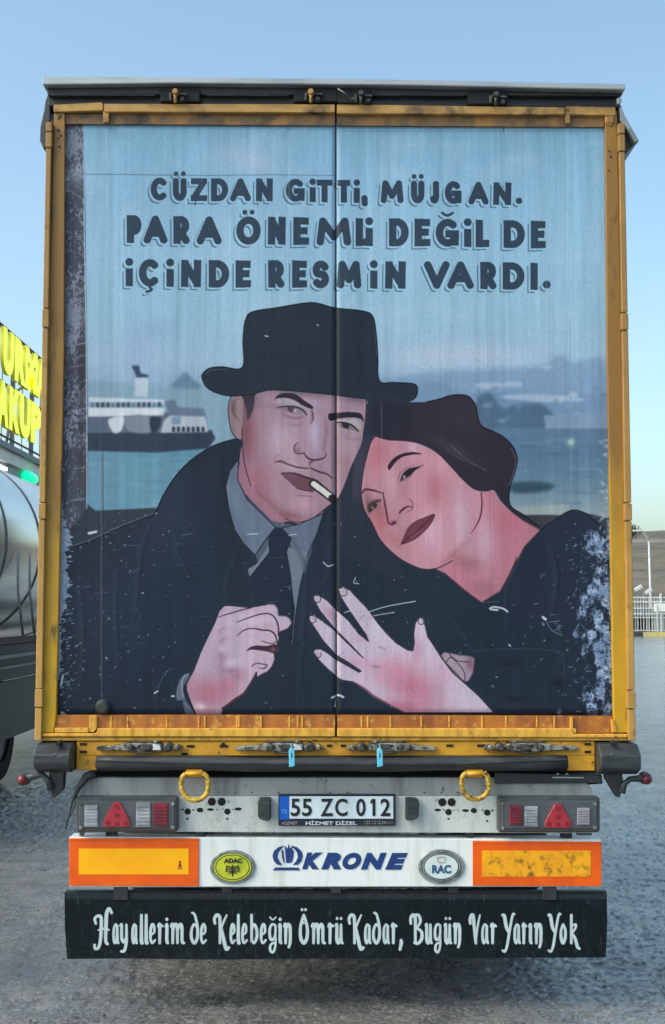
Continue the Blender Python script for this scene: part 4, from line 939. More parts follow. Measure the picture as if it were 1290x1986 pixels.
# ------------------------------------------------------------------ the setting
def asphalt_mat():
    m, n, l, p = new_mat('wet_asphalt')
    tc = n.new('ShaderNodeTexCoord')
    def noise(sc, det=6, ro=.6, mp=None):
        t = n.new('ShaderNodeTexNoise'); t.inputs['Scale'].default_value = sc; t.inputs['Detail'].default_value = det; t.inputs['Roughness'].default_value = ro
        if mp:
            q = n.new('ShaderNodeMapping'); q.inputs['Scale'].default_value = mp; l.new(tc.outputs['Object'], q.inputs[0]); l.new(q.outputs[0], t.inputs[0])
        else: l.new(tc.outputs['Object'], t.inputs[0])
        return t.outputs[0]
    def rng_(src, a, b, c=0, d=1):
        r = n.new('ShaderNodeMapRange'); l.new(src, r.inputs[0])
        for i, v in enumerate((a, b, c, d)): r.inputs[i + 1].default_value = v
        return r.outputs[0]
    big = noise(.55, 5); mid = noise(5, 6); fine = noise(55, 4, .8)
    vor = n.new('ShaderNodeTexVoronoi'); vor.inputs['Scale'].default_value = 70; l.new(tc.outputs['Object'], vor.inputs[0])
    grit = rng_(vor.outputs['Distance'], .0, .6)
    c = n.new('ShaderNodeMix'); c.data_type = 'RGBA'; l.new(rng_(mid, .4, .62), c.inputs[0])
    c.inputs[6].default_value = (.085, .081, .077, 1); c.inputs[7].default_value = (.175, .166, .155, 1)
    c2 = n.new('ShaderNodeMix'); c2.data_type = 'RGBA'; l.new(rng_(fine, .5, .66), c2.inputs[0]); l.new(c.outputs[2], c2.inputs[6]); c2.inputs[7].default_value = (.34, .34, .34, 1)
    c3 = n.new('ShaderNodeMix'); c3.data_type = 'RGBA'; l.new(rng_(big, .56, .66, 0, .7), c3.inputs[0]); l.new(c2.outputs[2], c3.inputs[6]); c3.inputs[7].default_value = (.055, .056, .062, 1)
    l.new(c3.outputs[2], p.inputs['Base Color'])
    wet = rng_(big, .38, .62)
    l.new(rng_(wet, 0, 1, .3, .1), p.inputs['Roughness'])
    p.inputs['Specular IOR Level'].default_value = 1.0
    b1 = n.new('ShaderNodeBump'); b1.inputs['Strength'].default_value = 1.0; b1.inputs['Distance'].default_value = .004; l.new(noise(60, 3, .8), b1.inputs['Height'])
    b2 = n.new('ShaderNodeBump'); b2.inputs['Strength'].default_value = 1.0; b2.inputs['Distance'].default_value = .01; l.new(noise(17, 5, .8), b2.inputs['Height']); l.new(b1.outputs[0], b2.inputs['Normal'])
    l.new(b2.outputs[0], p.inputs['Normal'])
    # film of rain water lying over the stones
    p.inputs['Coat IOR'].default_value = 1.45; p.inputs['Coat Roughness'].default_value = .1
    l.new(rng_(noise(3.0, 6, .7), .34, .64, .1, .8), p.inputs['Coat Weight'])
    b3 = n.new('ShaderNodeBump'); b3.inputs['Strength'].default_value = 1.0; b3.inputs['Distance'].default_value = .005; l.new(noise(50, 5, .85), b3.inputs['Height'])
    l.new(b3.outputs[0], p.inputs['Coat Normal'])
    return m
M['asphalt'] = asphalt_mat()
def graded(lo, hi, step, far_lo, far_hi):
    a = list(np.arange(lo, hi, step)); s_ = step; v = lo; L_ = []
    while v > far_lo: s_ *= 1.5; v -= s_; L_.append(max(v, far_lo))
    s_ = step; v = a[-1]; H2 = []
    while v < far_hi: s_ *= 1.5; v += s_; H2.append(min(v, far_hi))
    return np.array(L_[::-1] + a + H2)
gx = graded(-3.3, 3.3, .014, -1500, 1500)
ys_l = [-.7]
while ys_l[-1] < 9: ys_l.append(ys_l[-1] + .012 * ((ys_l[-1] + DIST) / 5.0) ** 1.6)
st_y = ys_l[-1] - ys_l[-2]
while ys_l[-1] < 1500: st_y *= 1.4; ys_l.append(ys_l[-1] + st_y)
v_ = -.7; st_y = .02; fr_ = []
while v_ > -1500: st_y *= 1.5; v_ -= st_y; fr_.append(v_)
gy = np.array(fr_[::-1] + ys_l)
GX, GY = np.meshgrid(gx, gy)
hn_ = (smooth_noise(len(gy), len(gx), 1.2, 1.2, 81, 1) - .5) * .015 + (smooth_noise(len(gy), len(gx), 3, 3, 82, 2) - .5) * .004
near = np.clip((3.25 - abs(GX)) * 6, 0, 1) * np.clip((GY + .7) * 10, 0, 1) * np.clip((8.5 - GY) * .5, 0, 1)
GZ = hn_ * near
me = bpy.data.meshes.new('ground')
co = np.stack([GX, GY, GZ], -1).reshape(-1, 3)
nxx, nyy = len(gx), len(gy)
idx = (np.arange(nyy - 1)[:, None] * nxx + np.arange(nxx - 1)[None, :]).ravel()
quads = np.stack([idx, idx + 1, idx + nxx + 1, idx + nxx], -1)
me.vertices.add(len(co)); me.vertices.foreach_set('co', co.ravel())
me.loops.add(quads.size); me.loops.foreach_set('vertex_index', quads.ravel())
me.polygons.add(len(quads)); me.polygons.foreach_set('loop_start', np.arange(len(quads)) * 4)
me.update(calc_edges=True); me.validate()
me.polygons.foreach_set('use_smooth', np.ones(len(me.polygons), bool))
me.materials.append(M['asphalt'])
go_ = bpy.data.objects.new('ground', me); COL.objects.link(go_); go_['kind'] = 'structure'

M['stone'] = mat('dark_pebbles', (.05, .05, .05), (.12, .12, .12), rough=.6, scale=9)
bm = B()
for i in range(420):
    y = rng.uniform(-.5, 6) ; x = rng.uniform(-3.1, 3.1); r_ = rng.uniform(.003, .008) * (1.4 if rng.random() > .8 else 1)
    v = [bm.verts.new((x + r_ * a * rng.uniform(.7, 1.3), y + r_ * b * rng.uniform(.7, 1.3), .004 + r_ * c)) for a, b, c in ((1, 0, -.3), (0, 1, -.3), (-1, 0, -.3), (0, -1, -.3), (.1, .1, .8))]
    for k in range(4): bm.faces.new((v[k], v[(k + 1) % 4], v[4]))
obj('gravel', bm, M['stone'], kind='stuff')

# hills beyond the lot: dry grass and scrub, a cut road across them
M['hill'] = mat('dry_hillside', (.185, .155, .125), (.11, .105, .085), rough=.95, scale=.09, stretch=(1, 1, 1), lo=.4, hi=.62, c3=(.07, .085, .06), scale3=.3, lo3=.52, hi3=.68, spec=.1)
bm = B()
nx, ny = 150, 60
xs = np.linspace(-900, 900, nx); ys = np.linspace(118, 760, ny)
hn = smooth_noise(ny, nx, 14, 18, 71, 4)
grid = []
for j in range(ny):
    r_ = []
    for i in range(nx):
        t = (ys[j] - 118) / 300
        h = 28 * (min(t, 1.2) ** .8 if t > 0 else 0) + (hn[j, i] - .5) * 7 * min(t * 2, 1.5)
        r_.append(bm.verts.new((xs[i], ys[j], max(h, 0) - .3)))
    grid.append(r_)
for j in range(ny - 1):
    for i in range(nx - 1):
        bm.faces.new((grid[j][i], grid[j][i + 1], grid[j + 1][i + 1], grid[j + 1][i]))
obj('hills', bm, M['hill'], smooth=True, kind='structure')
def hill_z(x, y):
    t = (y - 118) / 300
    i = int(np.clip(np.searchsorted(xs, x) - 1, 0, nx - 2)); j = int(np.clip(np.searchsorted(ys, y) - 1, 0, ny - 2))
    return max(grid_z[j, i], grid_z[j, i + 1], grid_z[j + 1, i], grid_z[j + 1, i + 1])
grid_z = np.array([[max(28 * (min((ys[j] - 118) / 300, 1.2) ** .8 if ys[j] > 118 else 0) + (hn[j, i] - .5) * 7 * min((ys[j] - 118) / 300 * 2, 1.5), 0) - .3 for i in range(nx)] for j in range(ny)])
# hill road and its pale crash barrier
M['road'] = mat('pale_road', (.34, .33, .31), (.27, .26, .25), rough=.9, scale=.3)
M['concrete'] = mat('pale_concrete', (.5, .5, .48), (.36, .36, .35), rough=.85, scale=1.5)
bm = B()
P_ = [(x, 318 + .05 * x, 20.4 + .006 * (x - 60)) for x in range(40, 93, 4)]
for a, b in zip(P_, P_[1:]):
    v = [bm.verts.new(q) for q in ((a[0], a[1], a[2]), (b[0], b[1], b[2]), (b[0], b[1] + 9, b[2] + .05), (a[0], a[1] + 9, a[2] + .05), (a[0], a[1], a[2] - .9), (b[0], b[1], b[2] - .9), (a[0], a[1] + 4, a[2] - 5), (b[0], b[1] + 4, b[2] - 5))]
    bm.faces.new(v[:4]); bm.faces.new((v[0], v[4], v[5], v[1])); bm.faces.new((v[4], v[6], v[7], v[5]))
obj('hill_road', bm, M['road'], kind='structure')

M['white_metal'] = mat('weathered_white_metal', (.62, .64, .64), (.46, .47, .46), rough=.5, scale=3)
M['kerb_yellow'] = mat('kerb_yellow_paint', (.62, .5, .16), (.5, .42, .2), rough=.7, scale=3)
M['kerb_black'] = mat('kerb_black_paint', (.03, .03, .035), (.06, .06, .06), rough=.7, scale=3)
# kerb with painted blocks at the edge of the lot
ke = thing('kerb', 'low kerb painted in yellow and black blocks below the white fence', 'kerb', (25, 83, 0))
y0 = 83.0; x = 8.0; k = 0
while x < 48:
    w_ = 1.05
    bm = B(); box(bm, x, x + w_ - .03, y0, y0 + .35, 0, .28, 0)
    yellow = x > 21.5 and (k % 9 != 0 or x < 24)
    if x < 21.4: yellow = int(x / 3) % 2 == 0 and x < 19.5
    obj('kerb_block', bm, M['kerb_yellow'] if yellow else M['kerb_black'], ke, bevel=.03)
    x += w_; k += 1
# welded white fence
fe = thing('fence', 'white welded mesh fence with double top rail beyond the yellow kerb', 'fence', (30, 84.2, 0))
yf = 84.2
for z in (2.66, 2.35, 1.25, .35):
    bm = B(); box(bm, 6, 50, yf - .03, yf + .03, z, z + (.1 if z > 2 else .06)); obj('rail', bm, M['white_metal'], fe)
pm = None
for i in range(19):
    xq = 6.4 + i * 2.4
    if pm is None:
        bm = B(); box(bm, -.07, .07, -.1, .0, 0, 3.0); pm = obj('post', bm, M['white_metal'], fe, origin=(0, 0, 0)); pm.location = Vector((xq, yf - .04, 0)) - fe.location
    else:
        o = pm.copy(); COL.objects.link(o); o.parent = fe; o.location = Vector((xq, yf - .04, 0)) - fe.location
bk = None
for i in range(150):
    xq = 14 + i * .2
    if bk is None:
        bm = B(); box(bm, -.022, .022, .04, .07, .1, 2.75); bk = obj('bar', bm, M['white_metal'], fe, origin=(0, 0, 0)); bk.location = Vector((xq, yf, 0)) - fe.location
    else:
        o = bk.copy(); COL.objects.link(o); o.parent = fe; o.location = Vector((xq, yf, 0)) - fe.location
# pipework and clutter behind the fence
M['grey_metal'] = mat('dull_grey_metal', (.22, .24, .24), (.14, .15, .15), rough=.6, scale=2)
for (px, ln, h, lb) in ((1236, 2.2, 1.9, 'grey plant cabinet behind the white fence nearest the trailer'), (1256, 3.2, 1.5, 'wide low grey plant cabinet behind the fence below the lamp post')):
    p = W(px, 1210, 88)
    t = thing('cabinet', lb, 'cabinet', (p.x, 88, 0))
    bm = B(); box(bm, p.x - ln / 2, p.x + ln / 2, 88, 89.4, .12, h); obj('body', bm, M['grey_metal'], t, bevel=.03)
    bm = B(); box(bm, p.x - ln / 2 - .08, p.x + ln / 2 + .08, 87.92, 89.5, h, h + .1); obj('lid', bm, M['white_metal'], t)
    for s in (-.25, .25):
        bm = B(); box(bm, p.x + s * ln - .22 * ln, p.x + s * ln + .22 * ln, 87.96, 88, .2, h - .1); obj('door', bm, M['grey_metal'], t, bevel=.01)
    bm = B(); box(bm, p.x - ln / 2 + .1, p.x + ln / 2 - .1, 88.1, 89.3, 0, .12); obj('plinth', bm, M['concrete'], t)
p = W(1281, 1178, 83.9)
t = thing('sign', 'small white notice board hung on the mesh fence at the right edge', 'sign', (p.x, 83.95, 0))
bm = B(); box(bm, p.x - .45, p.x + .7, 83.96, 84.0, p.z - .28, p.z + .28); obj('board', bm, mat('sign_white', (.75, .77, .77), (.62, .64, .64), rough=.5, scale=2), t, bevel=.01)
bm = B()
for q in (-.25, .5): box(bm, p.x + q - .03, p.x + q + .03, 83.9, 83.955, 0, p.z + .2)
obj('leg', bm, M['white_metal'], t)
# street lamp
p = W(1264, 1200, 92)
t = thing('street_lamp', 'tall white street lamp with bent arm behind the mesh fence', 'street lamp', (p.x, 92, 0))
zt = W(1261, 1048, 92).z
bm = B(); tube(bm, [(p.x, 92, .2), (p.x - .06, 92, zt * .5), (p.x - .1, 92, zt)], [.11, .09, .07], 10); obj('pole', bm, M['white_metal'], t, smooth=True)
q = W(1247, 1029, 91.4)
bm = B(); tube(bm, [(p.x - .1, 92, zt - .05), (p.x - .2, 91.95, zt + .15), (q.x, 91.5, q.z)], [.07, .06, .05], 8); obj('arm', bm, M['white_metal'], t, smooth=True)
bm = B(); box(bm, q.x - .75, q.x + .05, 91.25, 91.55, q.z - .06, q.z + .06); obj('lamp_head', bm, M['white_metal'], t, bevel=.03)
bm = B(); box(bm, p.x - .2, p.x + .2, 91.8, 92.2, 0, .2); obj('base', bm, M['concrete'], t, bevel=.02)
# floodlight on a short mast left of the lamp
p = W(1248, 1145, 86)
t = thing('floodlight', 'short mast with two tilted floodlights rising above the fence', 'floodlight', (p.x, 86, 0))
bm = B(); tube(bm, [(p.x, 86, 0), (p.x, 86, p.z - .1)], .06, 8); obj('mast', bm, M['grey_metal'], t, smooth=True)
for s in (-1, 1):
    bm = B(); box(bm, -.3, .3, -.14, .14, -.12, .12); bmesh.ops.rotate(bm, verts=bm.verts, matrix=Matrix.Rotation(-.55, 3, 'Y')); bmesh.ops.translate(bm, verts=bm.verts, vec=(p.x + s * .36, 86, p.z + .05 + .12 * -s))
    obj('lamp_head', bm, M['white_metal'], t, bevel=.02)
# bush on the ridge and scrub
M['leaf'] = mat('scrub_leaves', (.05, .07, .035), (.035, .05, .03), rough=.8, scale=3)
M['bark'] = mat('scrub_bark', (.06, .05, .04), rough=.9)
def bush(px, py, Y, h, lb):
    p = W(px, py, Y); t = thing('bush', lb, 'bush', (p.x, Y, p.z - h))
    bm = B()
    for i in range(1800):
        a, b, c = rng.normal(0, .42, 3); r_ = math.sqrt(a * a + b * b + c * c)
        if r_ > 1.2: continue
        q = Vector((p.x + a * h * .9, Y + b * h * .8, p.z - h * .45 + c * h * .5)); s = h * .045
        d = [Vector(rng.normal(0, s, 3)) for _ in range(3)]
        bm.faces.new([bm.verts.new(q + e) for e in d])
    obj('crown', bm, M['leaf'], t)
    bm = B(); tube(bm, [(p.x, Y, p.z - h * 1.3), (p.x, Y, p.z - h * .3)], [.2, .08], 6); obj('trunk', bm, M['bark'], t)
bush(1219, 1018, 330, 3.8, 'dark bush on the hill crest beside the trailer edge')

# ---- tanker trailer parked at the left
tk = thing('tanker_trailer', 'silver cylindrical tanker trailer parked at the left of the curtain trailer', 'trailer', (-4.4, 9, 0))
def tank_mat():
    m, n, l, p = new_mat('polished_tank')
    tc = n.new('ShaderNodeTexCoord'); mp = n.new('ShaderNodeMapping'); mp.inputs['Scale'].default_value = (1, .25, 1); l.new(tc.outputs['Object'], mp.inputs[0])
    t = n.new('ShaderNodeTexNoise'); t.inputs['Scale'].default_value = 3; t.inputs['Detail'].default_value = 8; l.new(mp.outputs[0], t.inputs[0])
    r = n.new('ShaderNodeMapRange'); r.inputs[3].default_value = .16; r.inputs[4].default_value = .34; l.new(t.outputs[0], r.inputs[0]); l.new(r.outputs[0], p.inputs['Roughness'])
    p.inputs['Metallic'].default_value = .9; p.inputs['Base Color'].default_value = (.88, .83, .74, 1)
    b = n.new('ShaderNodeBump'); b.inputs['Strength'].default_value = .05; b.inputs['Distance'].default_value = .05; l.new(t.outputs[0], b.inputs['Height']); l.new(b.outputs[0], p.inputs['Normal'])
    return m
M['tank'] = tank_mat()
bm = B(); lathe(bm, [(0, .3), (.05, .8), (.18, .98), (.35, 1.06), (12, 1.06), (12.2, .98), (12.35, .7)], (-4.4, 3, 2.4), 'Y', 64); obj('tank', bm, M['tank'], tk, smooth=True)
for y in (4.5, 5.9, 7.4, 8.9, 11.5, 13.5):
    bm = B(); lathe(bm, [(0, 1.05), (0, 1.072), (.035, 1.072), (.035, 1.05)], (-4.4, y, 2.4), 'Y', 64, closed=False); obj('band', bm, M['grey_metal'], tk, smooth=False)
for x in (-4.9, -3.9):
    bm = B(); box(bm, x - .06, x + .06, 3.3, 14.8, .95, 1.34); obj('chassis_rail', bm, M['black'], tk)
bm = B(); box(bm, -3.42, -3.26, 3.2, 14.9, 1.36, 1.42); obj('walkway', bm, M['black'], tk, bevel=.01)
bm = B(); box(bm, -3.3, -3.24, 3.2, 14.9, 1.22, 1.25); box(bm, -3.3, -3.24, 3.2, 14.9, 1.12, 1.14); obj('side_trim', bm, M['white_metal'], tk)
bm = B(); box(bm, -3.36, -3.28, 3.2, 14.9, 1.0, 1.35); obj('side_beam', bm, M['black'], tk)
M['skirt'] = mat('dark_blue_grey_skirt', (.018, .024, .034), (.03, .036, .044), rough=.45, scale=2, c3=(.08, .08, .08), scale3=12, lo3=.62, hi3=.75)
bm = B(); box(bm, -3.3, -3.25, 3.4, 14.6, .42, .99); obj('side_skirt', bm, M['skirt'], tk, bevel=.01)
bm = B(); tube(bm, [(-3.3, 8.9, 1.95), (-3.25, 8.75, 1.7), (-3.22, 8.6, 1.5), (-3.2, 8.55, 1.42), (-3.2, 8.75, 1.38), (-3.2, 8.95, 1.42)], .012, 8); obj('hose', bm, M['white_metal'], tk, smooth=True)
for y in (7.25, 7.75):
    bm = B(); tube(bm, [(-3.25, y + .3, 2.3), (-3.22, y + .2, 1.9), (-3.22, y + .45, 1.44)], .014, 6); obj('strap', bm, M['concrete'], tk, smooth=True)
M['tyre'] = mat('tyre_rubber', (.02, .02, .022), (.035, .034, .034), rough=.8, scale=20, bump=.3, bscale=80)
M['rim'] = mat('steel_rim', (.3, .3, .3), (.16, .15, .14), rough=.5, metal=.5, scale=12)
def wheels(parent, axles, xs_, out):
    for y in axles:
        for x, s in zip(xs_, out):
            bm = B(); lathe(bm, [(-.17, .3), (-.17, .47), (-.13, .505), (.13, .505), (.17, .47), (.17, .3)], (x, y, .505), 'X', 36, closed=False)
            o = obj('wheel', bm, M['tyre'], parent, smooth=False)
            bm = B(); lathe(bm, [(.14 * s, .3), (.04 * s, .26), (.03 * s, .1), (.1 * s, .09), (.1 * s, .02)], (x, y, .505), 'X', 24); obj('rim', bm, M['rim'], o)
        bm = B(); tube(bm, [(xs_[0], y, .505), (xs_[1], y, .505)], .07, 10); obj('axle', bm, M['black'], parent)
wheels(tk, (4.6, 5.9, 7.2), (-5.45, -3.45), (-1, 1))

# ---- filling station canopy with its roof sign
cn = thing('station_canopy', 'pale filling station canopy with green lamp above the silver tanker', 'canopy', (-14, 34, 0))
M['fascia'] = mat('cream_fascia', (.78, .74, .66), (.66, .62, .55), rough=.6, scale=1.5)
M['soffit'] = mat('grey_soffit', (.3, .31, .31), (.24, .25, .25), rough=.6, scale=1)
CX = -8.6
zf = lambda px, py: W(px, py, 0).z * 0 + EYE + (W(px, py, 1.0) - CAM).z / (W(px, py, 1.0) - CAM).x * (CX - CAM.x)
z_top, z_mid, z_bot = zf(0, 866), zf(0, 890), zf(0, 918)
bm = B(); box(bm, CX - 12, CX, 18, 46, z_mid, z_top); obj('fascia', bm, M['fascia'], cn, bevel=.03)
bm = B(); box(bm, CX - 12.1, CX + .12, 17.9, 46.1, z_top, z_top + .14); obj('roof_edge', bm, M['grey_metal'], cn)
bm = B(); box(bm, CX - 11.9, CX - .1, 18.1, 45.9, z_bot, z_mid - .003); obj('soffit', bm, M['soffit'], cn)
for x, y in ((CX - 3, 22), (CX - 3, 42), (CX - 9, 22), (CX - 9, 42)):
    bm = B(); box(bm, x - .25, x + .25, y - .25, y + .25, 0, z_bot); obj('column', bm, M['fascia'], cn, bevel=.02)
bm = B(); box(bm, CX - .09, CX - .02, 24.5, 27.8, z_bot + .15, z_bot + .24); obj('tube_light', bm, mat('lit_tube', (.8, .8, .8), rough=.4, emit=((1, 1, .95), 1.2)), cn)
q = (W(62, 926, 0) - CAM); k = (CX + .1 - CAM.x) / q.x; gp = CAM + q * k
bm = B(); lathe(bm, [(-.6, .06), (-.5, .13), (0, .16), (.5, .13), (.6, .06)], (CX + .05, gp.y, gp.z), 'Y', 20); obj('green_lamp', bm, mat('green_lamp_glass', (.02, .5, .25), rough=.3, emit=((.0, .75, .32), .9)), cn, smooth=True, label='green lamp under the canopy edge')
sg = thing('roof_sign', 'yellow letters URMA above AKUP on a lattice frame atop the canopy', 'sign', (CX, 30, z_top + .14))
M['sign_yellow'] = mat('yellow_sign_letters', (.86, .88, .02), (.78, .8, .02), rough=.4, scale=1, emit=((.85, .9, .0), .45))
M['sign_side'] = mat('letter_side', (.62, .62, .03), rough=.6)
M['frame_red'] = mat('maroon_frame_paint', (.12, .03, .07), (.06, .03, .05), rough=.5, scale=2)
M['frame_dark'] = mat('navy_frame_paint', (.03, .035, .08), (.06, .06, .09), rough=.5, scale=2)
def dist_y(px): d = W(px, 1000, 0) - CAM; return CAM.y + d.y * (CX - CAM.x) / d.x
zs = lambda px, py: EYE + ((W(px, py, 0) - CAM).z / (W(px, py, 0) - CAM).x) * (CX - CAM.x)
ztop, zmidb, zlow = zs(0, 613), zs(0, 726), zs(0, 832)
for nm, z, m_, r_ in (('top_bar', ztop, 'frame_red', .06), ('middle_bar', zmidb, 'frame_dark', .05), ('lower_bar', zlow, 'frame_dark', .03)):
    bm = B(); tube(bm, [(CX - .25, 24, z), (CX - .25, 44.5, z)], r_, 8); obj(nm, bm, M[m_], sg, smooth=True)
ya, yb = dist_y(3), dist_y(44)
step = yb - ya; y = ya - step * 1.0
while y < 44.5:
    if y > 24:
        bm = B(); box(bm, CX - .4, CX - .28, y - .035, y + .035, z_top + .1, ztop); obj('upright', bm, M['frame_dark'], sg)
    bm = B(); box(bm, CX - .36, CX - .33, y + step / 2 - .015, y + step / 2 + .015, z_top + .1, ztop); obj('thin_upright', bm, M['grey_metal'], sg)
    y += step
bm = B(); tube(bm, [(CX - .3, yb, zmidb), (CX - .25, yb - 1.0, z_top + .16)], .04, 6); tube(bm, [(CX - .3, yb, zmidb), (CX - .25, yb + 1.0, zmidb + .35)], .04, 6); obj('brace', bm, M['frame_dark'], sg)
def yellow_letter(ch, pxa, pxb, z0, z1):
    a, b = dist_y(pxa), dist_y(pxb)
    bm = text_mesh(ch, 0, 0, 0, 0, 0, bold=.075, box3=lambda u, t, d: Vector((CX + (d - .5) * .09, a + (b - a) * u, z0 + (z1 - z0) * t)))
    bm.normal_update()
    for f in bm.faces: f.material_index = 0 if abs(f.normal.x) > .8 else 1
    return obj('letter', bm, [M['sign_yellow'], M['sign_side']], sg)
zr0, zr1 = zs(0, 718), zs(0, 628); zq0, zq1 = zs(0, 824), zs(0, 736)
for ch, a, b in (('U', -3, 18), ('R', 20, 42), ('M', 41, 65), ('A', 63, 86)): yellow_letter(ch, a, b, zr0, zr1)
for ch, a, b in (('A', -12, 10), ('K', 11, 33), ('U', 32, 53), ('P', 54, 74)): yellow_letter(ch, a, b, zq0, zq1)

# ------------------------------------------------------------------ the curtain trailer
tr = thing('curtain_trailer', 'yellow framed curtain trailer with painted rear doors seen from behind', 'trailer', (0, 0, 0))
def P(name, m, parent=tr, bevel=0, **k):
    """part from one outline or a list of outlines in photo measurements: (pts, Y, depth)"""
    joined = name in ('rear_beam', 'corner_cap', 'corner_foot', 'frame_dots', 'scuff')
    if name in ('frame_dots', 'scuff'): k['kind'] = 'stuff'
    def go(*shapes):
        if not joined and len(shapes) > 1: return [go(q) for q in shapes][0]
        bm = B()
        for pts, Y, d in shapes:
            if len(pts) == 4 and not hasattr(pts[0], '__len__'): pts = [(pts[0], pts[1]), (pts[2], pts[1]), (pts[2], pts[3]), (pts[0], pts[3])]
            pp(bm, pts, Y, d)
        return obj(name, bm, M[m] if isinstance(m, str) else m, parent, bevel=bevel, **k)
    return go

# body behind the doors
zr = W(645, 165).z; zb = W(645, 1440).z
bm = B(); box(bm, -1.2, 1.2, .12, 13.5, zb - .02, zb + .1); obj('floor', bm, M['black'], tr)
for s in (-1, 1):
    bm = B(); x = 1.2 * s; box(bm, min(x, x + .02 * s), max(x, x + .02 * s), .12, 13.5, zb - .05, zr - .06)
    obj('side_curtain', bm, M['tarp'], tr)
bm = B(); box(bm, -1.2, 1.2, .12, 13.5, zr - .05, zr - .02); obj('roof', bm, M['tarp'], tr)
bm = B(); box(bm, -1.2, 1.2, 13.5, 13.56, zb, zr - .02); obj('front_wall', bm, M['alu'], tr)
for x in (-.5, .5):
    bm = B(); box(bm, x - .07, x + .07, .25, 13, zb - .42, zb - .03); obj('chassis_rail', bm, M['black'], tr)
for y in (.7, 2, 3.3, 5, 7, 9, 11):
    bm = B(); box(bm, -1.15, 1.15, y, y + .08, zb - .14, zb - .021); obj('cross_member', bm, M['black'], tr)
wheels(tr, (2.3, 3.6, 4.9), (-1.03, 1.03), (-1, 1))

